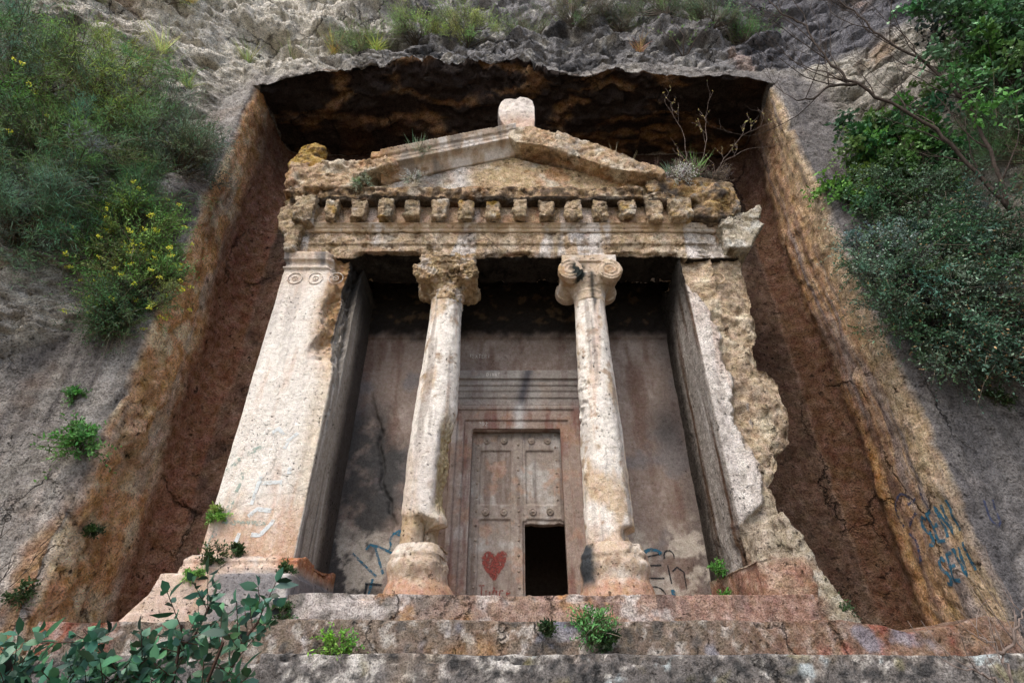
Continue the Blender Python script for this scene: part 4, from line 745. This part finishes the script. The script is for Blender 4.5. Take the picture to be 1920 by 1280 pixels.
def leaves(P0, D, rs, length, width, col, broad=False):
    n = len(P0); W_ = nrm(np.cross(D, rng_unit(rs, n))); l = (length * np.clip(rs.lognormal(-.05, .38, n), .35, 2.0))[:, None]; w = (width * rs.uniform(.7, 1.2, n))[:, None] * .5; N_ = np.cross(D, W_)
    if not broad:
        V = np.stack([P0, P0 + D * l * .45 + W_ * w, P0 + D * l, P0 + D * l * .45 - W_ * w], 1).reshape(-1, 3); return V, np.arange(n * 4).reshape(n, 4), np.repeat(col, 4, 0)
    f = N_ * w * .35; b = -N_ * l * .06
    V = np.stack([P0, P0 + D * l * .25 + W_ * w * .85 + f, P0 + D * l * .6 + W_ * w * .9 + f, P0 + D * l + b, P0 + D * l * .6 - W_ * w * .9 + f, P0 + D * l * .25 - W_ * w * .85 + f, P0 + D * l * .45], 1).reshape(-1, 3)
    i = (np.arange(n) * 7)[:, None]; F = np.concatenate([i + np.array([[0, 1, 2, 6]]), i + np.array([[6, 2, 3, 4]]), i + np.array([[0, 6, 4, 5]])]); return V, F, np.repeat(col, 7, 0)
def add_mesh(name, chunks, mat, parent, off, smooth=False):
    V = []; F = []; C_ = []; k = 0
    for v, f, c in chunks: V.append(v); F.append(f + k); C_.append(c); k += len(v)
    return np_mesh(name, np.concatenate(V), np.concatenate(F), mat, parent, off, np.concatenate(C_), smooth)
def tint(rs, n, base, var, warm=None, pw=0):
    c = np.array(base)[None] * 1.9 * (1 + var * rs.normal(size=(n, 1))) * (1 + .12 * rs.normal(size=(n, 3)))
    if warm is not None: m = rs.rand(n) < pw; c[m] = np.array(warm) * (1 + .2 * rs.normal(size=(m.sum(), 1)))
    return np.clip(c, .004, .9)
def shrub(name, label, cat, base, center, radii, seed, nclump=26, nsprig=18, M=22, slen=.34, ll=.05, lw=.018, col=(.07, .13, .045), var=.3, up=.5, spread=.7, warm=None, pw=0, flower=None, group=None, mat=None, broad=False, stem=(.12, .09, .06), droop=.15, colb=None, limb=.022):
    rs = np.random.RandomState(seed); base = np.array(base, dtype=float); center = np.array(center, dtype=float); radii = np.array(radii)
    root = empty(name, tuple(base), label, cat, group)
    cl = rng_unit(rs, nclump) * (rs.uniform(.2, 1.25, (nclump, 1)) ** .7) * radii + center
    nS = nclump * nsprig; ci = np.repeat(np.arange(nclump), nsprig); cs = rs.uniform(.5, 1.6, nclump)
    o = cl[ci] + rs.normal(size=(nS, 3)) * radii.mean() * .10
    outw = nrm(cl[ci] - center); D = nrm(outw * .55 + np.array([0, -.25, up]) + rng_unit(rs, nS) * spread); L = slen * rs.uniform(.5, 1.3, nS) * cs[ci]
    t = (np.arange(M) + .7) / M; cb = tint(rs, nclump, col, var * .8)
    if colb is not None: k = rs.rand(nclump) < .4; cb[k] = tint(rs, k.sum(), colb, var * .6)
    dead = rs.rand(nS) < .07; L = np.where(dead, L * 1.35, L)
    p = o[:, None] + D[:, None] * (L[:, None, None] * t[None, :, None]); p[:, :, 2] -= droop * L[:, None] * t[None] ** 2
    p = p.reshape(-1, 3) + rs.normal(size=(nS * M, 3)) * .006; Dl = nrm(np.repeat(D, M, 0) * (.55) + rng_unit(rs, nS * M) * .8)
    c = cb[np.repeat(ci, M)] * (1 + .22 * rs.normal(size=(nS * M, 1)))
    if warm is not None: m = rs.rand(nS * M) < pw; c[m] = np.array(warm) * (1 + .25 * rs.normal(size=(m.sum(), 1)))
    c = np.clip(c, .004, .9); kp = ~np.repeat(dead, M) & (rs.rand(nS * M) < .93); p = p[kp]; Dl = Dl[kp]; c = c[kp]
    add_mesh('foliage', [leaves(p, Dl, rs, ll, lw, c, broad)], mat or M_LEAF, root, base)
    sc_ = np.where(dead[:, None], np.array([[.30, .25, .19]]), np.array([stem])) * rs.uniform(.6, 1.4, (nS, 1)); ch = []; e1 = o + D * (L * .5)[:, None]; e1[:, 2] -= droop * L * .25; e2 = o + D * L[:, None]; e2[:, 2] -= droop * L
    ch.append(prisms(o, e1, np.full(nS, .0045), np.full(nS, .003), sc_)); ch.append(prisms(e1, e2, np.full(nS, .003), np.full(nS, .0012), sc_))
    # limbs
    mid = (base + cl) / 2 + rs.normal(size=(nclump, 3)) * .12 * radii.mean(); lc = np.tile(np.array(stem) * .8, (nclump, 1))
    ch.append(prisms(np.tile(base, (nclump, 1)), mid, np.full(nclump, limb), np.full(nclump, limb * .6), lc)); ch.append(prisms(mid, cl, np.full(nclump, limb * .6), np.full(nclump, limb * .25), lc))
    add_mesh('branches', ch, M_LEAF, root, base)
    if flower:
        k = rs.rand(nS) < flower[1]; q = e2[k]; n = len(q); nn = 16; pp = np.repeat(q, nn, 0) + rng_unit(rs, n * nn) * np.array([.035, .035, .018]); add_mesh('flowers', [leaves(pp, nrm(rng_unit(rs, n * nn) + np.array([0, -.4, .4])), rs, .028, .022, tint(rs, n * nn, flower[0], .2))], M_LEAF, root, base)
    return root
def tuft(name, label, cat, base, seed, n=60, h=.35, w=.012, col=(.12, .18, .06), lean=.45, group=None, out=(0, -.35, 1), curve=.5):
    rs = np.random.RandomState(seed); base = np.array(base, dtype=float); d = nrm(np.array(out)[None] + rng_unit(rs, n) * lean * 1.5); l = h * rs.uniform(.4, 1.2, n); side = nrm(np.cross(d, rng_unit(rs, n))); o = base + rs.normal(size=(n, 3)) * h * .08; V = []
    for t, ww in ((0, 1), (.35, .9), (.7, .6), (1, .08)):
        p = o + d * (l * t)[:, None]; p[:, 2] -= curve * l * t * t * .5; p[:, :2] += d[:, :2] * (l * t * t * curve * .4)[:, None]; V += [p + side * w * ww * .5, p - side * w * ww * .5]
    V = np.stack(V, 1).reshape(-1, 3); b_ = (np.arange(n) * 8)[:, None]; F = np.concatenate([b_ + np.array([[2 * k, 2 * k + 1, 2 * k + 3, 2 * k + 2]]) for k in range(3)])
    o_ = np_mesh(name, V, F, M_LEAF, None, base, np.repeat(tint(rs, n, col, .3), 8, 0), False); o_.location = tuple(base); return tag(o_, label, cat, group)
def on_cliff(x, z, fwd=.12):
    h = hit(CLIFF, (x, -3, z), (0, 1, 0)); return (x, (h.y if h else 7.3) - fwd, z)
G_B = (.085, .16, .05); G_BL = (.085, .155, .095); G_Y = (.20, .28, .06); G_D = (.045, .08, .04)
FL = ((.50, .52, .05), .05)
left = [
 ('broom_bush', 'feathery green broom bush at the far upper left edge of the cliff', -9.6, 11.4, 1.25, G_B, .115, .007, None, G_BL),
 ('broom_bush', 'tall dense broom bush highest in the left-hand thicket', -8.5, 11.7, 1.15, G_B, .11, .007, None, G_Y),
 ('broom_bush', 'soft blue green broom bush left of the niche top', -7.6, 10.7, 1.2, G_BL, .11, .007, None, G_B),
 ('small_leaved_shrub', 'grey green twiggy shrub growing over the boulder beside the niche', -6.75, 10.45, .85, (.085, .115, .075), .035, .016, None, G_D),
 ('broom_bush', 'bushy green broom in the middle of the left-hand thicket', -8.5, 9.5, 1.15, G_B, .11, .007, None, G_BL),
 ('spurge_bush', 'bright green spurge bush with yellow heads at the left picture edge', -9.4, 10.1, .8, (.10, .19, .04), .055, .016, FL, G_B),
 ('broom_bush', 'long trailing broom hanging over the rock below the boulder', -7.3, 9.1, .9, (.06, .13, .06), .12, .007, None, G_B),
 ('broom_bush', 'pale blue green grassy broom low on the left edge', -8.4, 8.2, .85, (.085, .15, .10), .13, .006, None, G_BL),
 ('spurge_bush', 'leafy spurge with many yellow flower heads above the dressed rock', -7.0, 8.15, .75, (.10, .19, .045), .05, .017, ((.52, .54, .05), .07), G_B),
 ('spurge_bush', 'spurge sprays with yellow heads reaching over the niche edge', -6.35, 7.2, .55, (.10, .18, .05), .05, .017, ((.52, .54, .05), .12), G_B),
 ('trailing_bush', 'thin dark bush hanging at the lower tip of the left thicket', -6.6, 6.65, .4, (.05, .10, .04), .05, .014, None, G_D),
 ('broom_bush', 'pale green bush highest at the left picture edge', -11.0, 12.2, .9, (.13, .21, .05), .08, .009, FL, G_B),
]
for i, (nm, lb, x, z, r, c, ll, lw, fl, cb) in enumerate(left):
    p = on_cliff(x, z - r * .5, -.03); q = on_cliff(x, z, .30 * r)
    shrub(nm, lb, 'bush', p, q, (r * 1.05, r * .55, r * .95), 100 + i, nclump=int(26 + 26 * r), nsprig=20, M=20, slen=.34 + .16 * r, ll=ll, lw=lw, col=c, colb=cb, flower=fl, group='bushes hanging on the left cliff', stem=(.16, .12, .08))
right = [
 ('ivy', 'bright green ivy clump lying over the rock beside the upper niche corner', 6.95, 9.9, .65, .075, (.07, .14, .03), (0.049, 0.105, 0.035), None, 0),
 ('ivy', 'ivy mass spreading behind the bare tree on the right', 7.7, 10.6, 1.0, .08, (0.070, 0.154, 0.042), (0.028, 0.070, 0.028), None, 0),
 ('ivy', 'dark green ivy climbing to the top right corner', 9.9, 13.0, 1.5, .085, (0.042, 0.105, 0.039), (0.028, 0.063, 0.028), None, 0),
 ('ivy', 'deep green ivy curtain at the right picture edge', 9.2, 11.0, 1.3, .08, (0.039, 0.091, 0.039), (0.070, 0.154, 0.042), None, 0),
 ('broom_bush', 'light green wispy broom among the dark ivy', 8.9, 9.5, .7, None, (.08, .15, .06), (0.070, 0.140, 0.070), None, 0),
 ('evergreen_shrub', 'dark small-leaved shrub just below the leaning tree trunk', 7.3, 8.8, .95, .045, (0.042, 0.084, 0.042), (0.063, 0.112, 0.063), None, 0),
 ('evergreen_shrub', 'blue green small-leaved shrub arching towards the niche', 6.5, 7.3, .85, .04, (0.077, 0.133, 0.098), (0.042, 0.084, 0.049), (.30, .20, .09), .02),
 ('evergreen_shrub', 'dense dark oak shrub with a few tan leaves at the right edge', 7.7, 7.5, 1.05, .045, (0.035, 0.070, 0.039), (0.056, 0.105, 0.063), (.38, .25, .12), .03),
 ('evergreen_shrub', 'sprawling oak shrub whose sprays hang over the dressed rock', 6.7, 6.4, .8, .04, (0.056, 0.105, 0.063), (0.035, 0.070, 0.039), (.38, .25, .12), .03),
 ('evergreen_shrub', 'lowest dark oak shrub dotted with dry orange leaves', 7.6, 6.0, .85, .045, (0.031, 0.063, 0.034), (0.049, 0.091, 0.056), (.45, .28, .14), .07),
]
for i, (nm, lb, x, z, r, ll, c, cb, wm, pw) in enumerate(right):
    iv = nm == 'ivy'; fw_ = .25 * r if iv else .55 * r; p = on_cliff(x + (0 if iv else .3), z - r * .4, -.03); q = on_cliff(x, z, fw_)
    if nm == 'broom_bush': shrub(nm, lb, 'bush', p, q, (r, r * .5, r), 200 + i, nclump=34, nsprig=20, M=20, slen=.45, ll=.12, lw=.006, col=c, colb=cb)
    else: shrub(nm, lb, 'ivy' if iv else 'shrub', p, q, (r * 1.1, r * (.35 if iv else .6), r), 200 + i, nclump=int((34 if iv else 36) * r + 12), nsprig=18, M=13 if iv else 24, slen=.30 if iv else .46, ll=ll, lw=ll * (.85 if iv else .6), col=c, colb=cb, warm=wm, pw=pw, mat=M_GLOSSY, droop=.4, up=.25, spread=.9, stem=(.07, .055, .045), group='plants on the right cliff')
shrub('evergreen_shrub', 'loose leafy spray reaching left across the orange niche wall', 'shrub', on_cliff(6.7, 6.9, 0), (5.75, 6.35, 6.75), (.55, .35, .55), 231, nclump=16, nsprig=9, M=16, slen=.3, ll=.04, lw=.024, col=(.05, .09, .055), mat=M_GLOSSY, stem=(.06, .05, .04), group='plants on the right cliff', limb=.012)
shrub('evergreen_shrub', 'thin trailing spray hanging low over the right-hand wall', 'shrub', on_cliff(6.6, 5.6, 0), (6.0, 6.5, 5.3), (.35, .3, .3), 232, nclump=7, nsprig=7, M=14, slen=.26, ll=.04, lw=.024, col=(.04, .075, .04), mat=M_GLOSSY, stem=(.06, .05, .04), group='plants on the right cliff', limb=.01)
# top of the cliff
top = [(-9.2, 16.3, .65, 'pale sunlit yellow green spurge clump above the left niche corner', (.24, .30, .08), FL), (-11.3, 16.5, .5, 'small yellow flowering spurge beside the reddish rock', (.20, .27, .06), FL), (-10.2, 15.3, .45, 'pale grassy clump on the ledge left of the spurge', (.26, .30, .12), None),
 (-4.2, 16.2, .45, 'short green bush on the brow left of centre', (.13, .18, .07), None), (-2.6, 16.6, .6, 'wide fresh green bush above the highest part of the niche', (.15, .22, .08), None), (-1.3, 16.4, .6, 'yellowish green bush right of the wide one on the brow', (.18, .24, .08), None),
 (.3, 16.6, .45, 'sparse grey green bush over the middle of the brow', (.10, .13, .07), None), (1.6, 16.8, .55, 'brownish low bush on the brow right of centre', (.11, .12, .07), None), (2.9, 17.0, .6, 'dark twiggy green bush on the brow', (.07, .10, .05), None), (4.1, 17.0, .6, 'loose olive bush along the top of the cliff', (.09, .13, .06), None), (6.3, 16.4, .5, 'bright green bush near the bare tree tips', (.07, .16, .05), None), (5.3, 16.6, .45, 'small grey bush between olive and bright green bushes', (.10, .14, .08), None)]
for i, (x, z, r, lb, c, fl) in enumerate(top):
    p = on_cliff(x, z - r * .5, -.02); q = on_cliff(x, z, .2)
    shrub('brow_bush', lb, 'bush', p, q, (r * 1.6, r * .5, r * .85), 300 + i, nclump=34, nsprig=13, M=16, slen=.5, ll=.08, lw=.010, col=c, up=1.0, spread=.5, flower=fl, group='bushes along the brow of the cliff', stem=(.17, .14, .11))
for i, (x, z, h, lb, c) in enumerate([(-6.2, 15.9, .8, 'long pale grass tuft above the niche left corner', (.20, .26, .10)), (-6.9, 15.0, .6, 'thin grass tuft just left of the long one', (.18, .22, .10)), (-5.0, 16.2, .6, 'yellow dry grass tuft on the brow', (.34, .30, .12)), (-3.6, 15.4, .5, 'short bright grass tuft close above the niche edge', (.24, .28, .07)), (-7.5, 13.0, .6, 'grass tuft on the pale rock beside the niche top', (.18, .24, .09)), (3.3, 15.6, .5, 'brown dry grass tuft over the right brow', (.25, .17, .09)), (-8.2, 13.9, .7, 'sunlit grass clump in the cleft left of the niche', (.30, .33, .14))]):
    tuft('grass_tuft', lb, 'grass tuft', on_cliff(x, z, .0), 400 + i, 90, h, .014, c, group='grass tufts on the upper rock')
def twiggy(name, label, cat, base, limbs, seed, mat=M_BARK, r0=.03, sub=2, out=None, buds=None, side=.35, ln=.6):
    """bare branching: given limbs, then random twigs off them"""
    rs = np.random.RandomState(seed); base = np.array(base, dtype=float); root = empty(name, tuple(base), label, cat); 
    def tube_mesh(nm, paths):
        b = B()
        for pts, r in paths: b.tube(pts, list(np.linspace(r, r * .35, len(pts))), 6)
        me = bpy.data.meshes.new(nm); b.bm.to_mesh(me); b.bm.free(); n = len(me.vertices); co = np.empty(n * 3, dtype=np.float32); me.vertices.foreach_get('co', co); co = co.reshape(-1, 3) - base.astype(np.float32); me.vertices.foreach_set('co', co.ravel().astype(np.float32)); me.polygons.foreach_set('use_smooth', np.ones(len(me.polygons), dtype=bool)); me.materials.append(mat); o = bpy.data.objects.new(nm, me); link(o, root)
    lvl = []
    for L_ in limbs:
        P_ = [np.array(p, dtype=float) for p in L_]; Q = []
        for a, b_ in zip(P_, P_[1:]):
            for k in range(4): Q.append(a + (b_ - a) * k / 4 + rs.normal(size=3) * .012)
        Q.append(P_[-1]); lvl.append((Q, r0))
    tube_mesh('trunk', lvl); tips = []
    for s in range(sub):
        nxt = []
        for Q, r in lvl:
            for k in range(2, len(Q), 2 if s == 0 else 2):
                if rs.rand() < .2: continue
                d = nrm(Q[min(k + 1, len(Q) - 1)] - Q[k - 1]); dd = nrm(d * .6 + rng_unit(rs, 1)[0] * np.array([.9, .35, .5]) + np.array(out if out is not None else (0, 0, .55))); l = ln * (.55 ** s) * rs.uniform(.6, 1.5); p = Q[k].copy(); T = [p.copy()]
                for j in range(6): dd = nrm(dd + rs.normal(size=3) * side * .4 + np.array([0, 0, .12])); p = p + dd * l / 6; T.append(p.copy())
                nxt.append((T, max(.004, r * (1 - .5 * k / len(Q)) * .42))); tips += T[2:]
        lvl = nxt; tube_mesh('twigs', nxt)
    if buds is not None and tips:
        tp = np.array(tips)[rs.rand(len(tips)) < buds[2]]; tp = np.repeat(tp, 3, 0); add_mesh('buds', [leaves(tp, nrm(rng_unit(rs, len(tp)) + np.array([0, 0, .3])), rs, buds[1], buds[1] * .5, tint(rs, len(tp), buds[0], .25))], M_LEAF, root, base)
    return root
yb = 5.75
twiggy('bare_tree', 'leafless grey tree leaning out over the cliff right of the niche', 'tree', (7.9, 6.1, 7.9), [
 [(7.9, 6.1, 7.9), (7.5, 5.9, 8.9), (7.2, yb, 9.6), (6.51, yb, 10.52), (6.16, yb, 11.02), (5.99, yb, 11.73), (5.93, yb, 12.3), (5.91, yb, 13.07), (5.59, yb, 13.39), (5.45, yb, 13.92)],
 [(7.9, 6.1, 7.9), (8.05, 5.9, 9.2), (8.04, yb, 10.44), (7.95, yb, 11.07), (7.74, yb, 11.78), (7.42, yb, 12.3), (7.25, yb, 12.86), (7.14, yb, 13.5), (6.96, yb, 13.99)],
 [(6.3, yb, 10.9), (6.1, yb, 10.85), (5.6, 5.6, 10.6), (5.2, 5.6, 10.2), (4.9, 5.6, 10.15)]], 501, r0=.034, sub=3, ln=1.5)
twiggy('sapling', 'thin leafless sapling with pale buds rooted behind the right end of the gable', 'sapling', (3.65, 7.65, 10.1), [
 [(3.65, 7.65, 10.1), (3.7, 7.6, 11.0), (3.79, 7.6, 12.0), (3.6, 7.55, 12.6), (3.5, 7.5, 13.1)], [(3.65, 7.65, 10.1), (4.2, 7.6, 11.6), (4.35, 7.6, 12.4), (4.5, 7.5, 13.0)],
 [(3.9, 7.65, 10.1), (4.5, 7.6, 11.1), (5.0, 7.55, 11.8), (5.5, 7.5, 12.1), (5.9, 7.5, 12.3)], [(4.4, 7.6, 11.0), (5.1, 7.6, 11.45), (5.7, 7.6, 11.55)]], 502, mat=M_TWIG, r0=.006, sub=2, ln=.45, buds=((.30, .26, .10), .035, .25))
twiggy('dry_twigs', 'pale grey dry twigs poking in at the lower right corner', 'twigs', (3.09, 4, 1.35), [
 [(3.09, 4, 1.35), (3.09, 4, 1.62), (3.09, 4, 1.74), (3.07, 4, 1.81), (2.99, 4, 1.85)], [(3.09, 4, 1.74), (3.15, 3.95, 1.82), (3.22, 3.9, 1.93), (3.35, 3.9, 2.0)], [(3.3, 4, 1.35), (3.28, 4, 1.7), (3.24, 4, 1.85), (3.3, 4, 1.98)], [(3.05, 4, 1.5), (2.95, 4, 1.62), (2.82, 4, 1.66)]], 503, mat=M_TWIG, r0=.011, sub=1, ln=.3)
twiggy('dry_bush', 'tangled dry brown twigs in the lower left corner', 'twigs', (-6.1, 5.6, 1.5), [[(-6.1, 5.6, 1.5), (-5.9, 5.6, 2.0), (-5.7, 5.6, 2.5)], [(-6.1, 5.6, 1.5), (-5.6, 5.5, 1.9), (-5.1, 5.5, 2.2)], [(-5.8, 5.6, 1.5), (-5.3, 5.6, 1.7), (-4.9, 5.6, 1.75)]], 504, mat=M_BARK, r0=.014, sub=3, ln=.5)
twiggy('dead_bush', 'small dead bush standing on the rock above the right part of the niche', 'bush', on_cliff(4.3, 14.9, -.02), [[on_cliff(4.3, 14.9, -.02), (4.3, 7.3, 15.5), (4.2, 7.3, 16.0)], [on_cliff(4.3, 14.9, -.02), (4.6, 7.3, 15.4), (4.9, 7.3, 15.8)], [on_cliff(4.3, 14.9, -.02), (4.0, 7.3, 15.3), (3.8, 7.3, 15.8)]], 505, r0=.02, sub=2, ln=.4, buds=((.10, .15, .06), .06, .3))
# small plants
def weed(lb, base, r, seed, col=(.022, .044, .015), ll=.035, lw=.022, n=10, cat='weed', name='weed', **k):
    r *= .85; c = (base[0], base[1] - r * .3, base[2] + r * .35); return shrub(name, lb, cat, base, c, (r, r * .6, r * .8), seed, nclump=n, nsprig=9, M=10, slen=r * 1.0, ll=ll, lw=lw, col=col, limb=.005, stem=(.10, .09, .04), **k)
weed('round bright green bush growing alone on the grey left rock', on_cliff(-6.28, 4.4, 0), .30, 601, (.055, .15, .035), .06, .03, 22, 'bush', 'cliff_bush', broad=False)
weed('small green sprig above the round bush on the grey left rock', on_cliff(-6.72, 5.22, 0), .12, 602, (.06, .15, .04))
weed('tiny green weed on the ochre niche wall', (-5.95, 7.75, 3.35), .08, 603)
weed('faint green weed low on the left grey rock', on_cliff(-6.25, 2.5, 0), .14, 604)
weed('bright green weed sprouting high on the cracked pilaster edge', (-4.13, 7.45, 3.48), .11, 605, (.10, .19, .04))
weed('green weed in the broken moulding at the foot of the left pilaster', (-3.95, 7.36, 2.9), .14, 606)
weed('small round weed below the pilaster moulding', (-3.96, 7.05, 2.66), .09, 607, (.10, .18, .05))
weed('little weed in the middle of the pilaster crack', (-3.72, 7.42, 3.05), .07, 608)
weed('weed at the right corner of the left pilaster foot', (-2.92, 7.2, 2.72), .09, 609)
weed('green weed between plinth and platform', (-2.78, 6.95, 2.22), .12, 610)
weed('bright fern-like weed on the joint of the two lowest steps left of centre', (-1.9, 6.45, 1.84), .16, 611, (.09, .20, .03), .03, .02, 14)
weed('largest green weed hanging on the upper step right of centre', (.78, 6.52, 2.03), .17, 612, (.05, .13, .04), .035, .02, 20)
weed('small weed beside the largest one on the upper step', (.96, 6.5, 1.92), .08, 613)
weed('tiny weed left of the largest one on the upper step', (.27, 6.52, 2.05), .07, 614)
weed('small green plants in the hollow at the right niche corner', (3.95, 7.3, 2.28), .12, 615)
weed('tall narrow green weed growing inside the right end of the porch', (2.88, 8.3, 2.5), .12, 616, (.05, .15, .03)); weed('green weed higher up the same porch corner', (2.93, 8.35, 2.95), .10, 617, (.05, .14, .03))
weed('weed on the grey rock at the right picture edge', on_cliff(7.35, 5.15, 0), .16, 618)
weed('dark green tuft clinging in the gap left of the gable', (-4.75, 8.6, 9.9), .22, 619, (.03, .06, .025))
tuft('grass_tuft', 'spiky grey green tuft on the left slope of the gable', 'grass tuft', (-2.0, 7.2, 10.72), 621, 90, .48, .013, (.13, .19, .12), .5, out=(0, -.1, 1), curve=.2)
weed('grey twiggy weed beside the spiky tuft on the gable', (-1.78, 7.2, 10.78), .2, 622, (.16, .18, .14), .03, .012, 12)
weed('silvery green weed on the cornice near its left end', (-3.0, 7.1, 9.72), .16, 623, (.20, .24, .17), .03, .014, 12)
weed('pale silvery weed on the cornice below the gable tuft', (-2.0, 7.1, 9.82), .14, 624, (.34, .36, .30), .028, .012, 12)
shrub('heather_bush', 'low purplish heather cushion on the right shoulder of the gable', 'bush', (3.4, 7.5, 10.1), (3.4, 7.35, 10.2), (.85, .3, .17), 625, nclump=34, nsprig=16, M=14, slen=.16, ll=.03, lw=.008, col=(.10, .075, .075), colb=(.12, .10, .07), limb=.008, up=.6)
tuft('grass_tuft', 'grey green spiky tuft left of centre on the heather', 'grass tuft', (3.15, 7.3, 10.22), 626, 110, .34, .014, (.12, .17, .11), .5, out=(0, -.1, 1), curve=.1)
tuft('grass_tuft', 'taller fresh green tuft rising from the heather', 'grass tuft', (3.62, 7.3, 10.22), 627, 130, .52, .013, (.14, .24, .08), .5, out=(0, -.1, 1), curve=.1)
weed('white leaved cushion hanging just below the heather', (3.18, 7.08, 9.82), .20, 628, (.42, .44, .42), .03, .014, 16)
for i, (x, z) in enumerate([(2.3, 10.4), (2.0, 10.55)]): tuft('dry_stalks', ['thin dry stalks on the eroded gable slope nearest the heather', 'thin dry stalks higher on the eroded gable slope'][i], 'stalks', (x, 7.2, z), 640 + i, 14, .4, .008, (.20, .18, .12), .3, out=(0, -.1, 1), curve=.1)
# foreground mastic branches, lower left
def leafy(name, label, base, limbs, seed, nsp=26, ll=.046):
    rs = np.random.RandomState(seed); base = np.array(base, dtype=float); root = empty(name, tuple(base), label, 'shrub', 'leafy shrubs at the lower left corner'); P0 = []; P1 = []; Rr = []; lp = []; ld = []
    for Lb in limbs:
        Q = [np.array(p, dtype=float) for p in Lb]
        for k, (a, b_) in enumerate(zip(Q, Q[1:])): P0.append(a); P1.append(b_); Rr.append(.008 * (1 - k / len(Q)) + .0025)
        seg = Q[len(Q) // 2 - 1:]; 
        for s in range(nsp):
            t = rs.uniform(0, len(seg) - 1.001); i = int(t); p = seg[i] + (seg[i + 1] - seg[i]) * (t - i); d = nrm(nrm(seg[i + 1] - seg[i]) * .5 + rng_unit(rs, 1)[0] * .8 + np.array([0, -.1, .2])); l = rs.uniform(.06, .17); P0.append(p); P1.append(p + d * l); Rr.append(.002); m = int(l / .018)
            for j in range(m): sd = nrm(np.cross(d, rs.normal(size=3))); lp.append(p + d * l * (j + 1) / m); ld.append(nrm(sd * (1 if j % 2 else -1) * .8 + d * .5 + np.array([0, 0, -.15])))
            lp.append(p + d * l); ld.append(d)
    P0 = np.array(P0); P1 = np.array(P1); Rr = np.array(Rr); lp = np.array(lp); ld = np.array(ld); n = len(lp)
    add_mesh('branches', [prisms(P0, P1, Rr, Rr * .8, np.tile(np.array([.10, .055, .04]), (len(P0), 1)))], M_LEAF, root, base)
    add_mesh('leaves', [leaves(lp, ld, rs, ll, ll * .66, tint(rs, n, (.036, .085, .052), .38), True)], M_GLOSSY, root, base, True)
leafy('mastic_shrub', 'leafy green shrub with oval leaves, middle of three at lower left', (-1.15, 2.25, 0), [[(-1.15, 2.25, 0), (-1.2, 2.25, .9), (-1.25, 2.2, 1.5), (-1.27, 2.2, 1.68), (-1.26, 2.15, 1.77)], [(-1.2, 2.25, .9), (-1.1, 2.2, 1.5), (-1.05, 2.2, 1.72), (-1.0, 2.2, 1.80)], [(-1.2, 2.2, 1.3), (-1.15, 2.2, 1.55), (-1.12, 2.2, 1.72)]], 701, 16)
leafy('mastic_shrub', 'leafy green shrub with large pale-backed leaves in the lower left corner', (-1.7, 2.3, 0), [[(-1.7, 2.3, 0), (-1.7, 2.25, .9), (-1.62, 2.2, 1.5), (-1.58, 2.2, 1.72), (-1.64, 2.2, 1.76)], [(-1.7, 2.25, .9), (-1.75, 2.2, 1.4), (-1.8, 2.2, 1.58), (-1.85, 2.2, 1.66)], [(-1.7, 2.2, 1.2), (-1.5, 2.15, 1.5), (-1.42, 2.15, 1.62), (-1.35, 2.15, 1.66)], [(-1.7, 2.2, 1.2), (-1.62, 2.15, 1.45), (-1.6, 2.15, 1.6)], [(-1.9, 2.2, 1.1), (-1.95, 2.15, 1.4), (-1.95, 2.15, 1.58)]], 702, 28)
leafy('mastic_shrub', 'leafy branch rising highest before the left pilaster plinth', (-1.4, 2.6, 0), [[(-1.4, 2.6, 0), (-1.4, 2.5, 1.0), (-1.42, 2.45, 1.6), (-1.36, 2.45, 1.76), (-1.33, 2.45, 1.87)]], 703, 20)
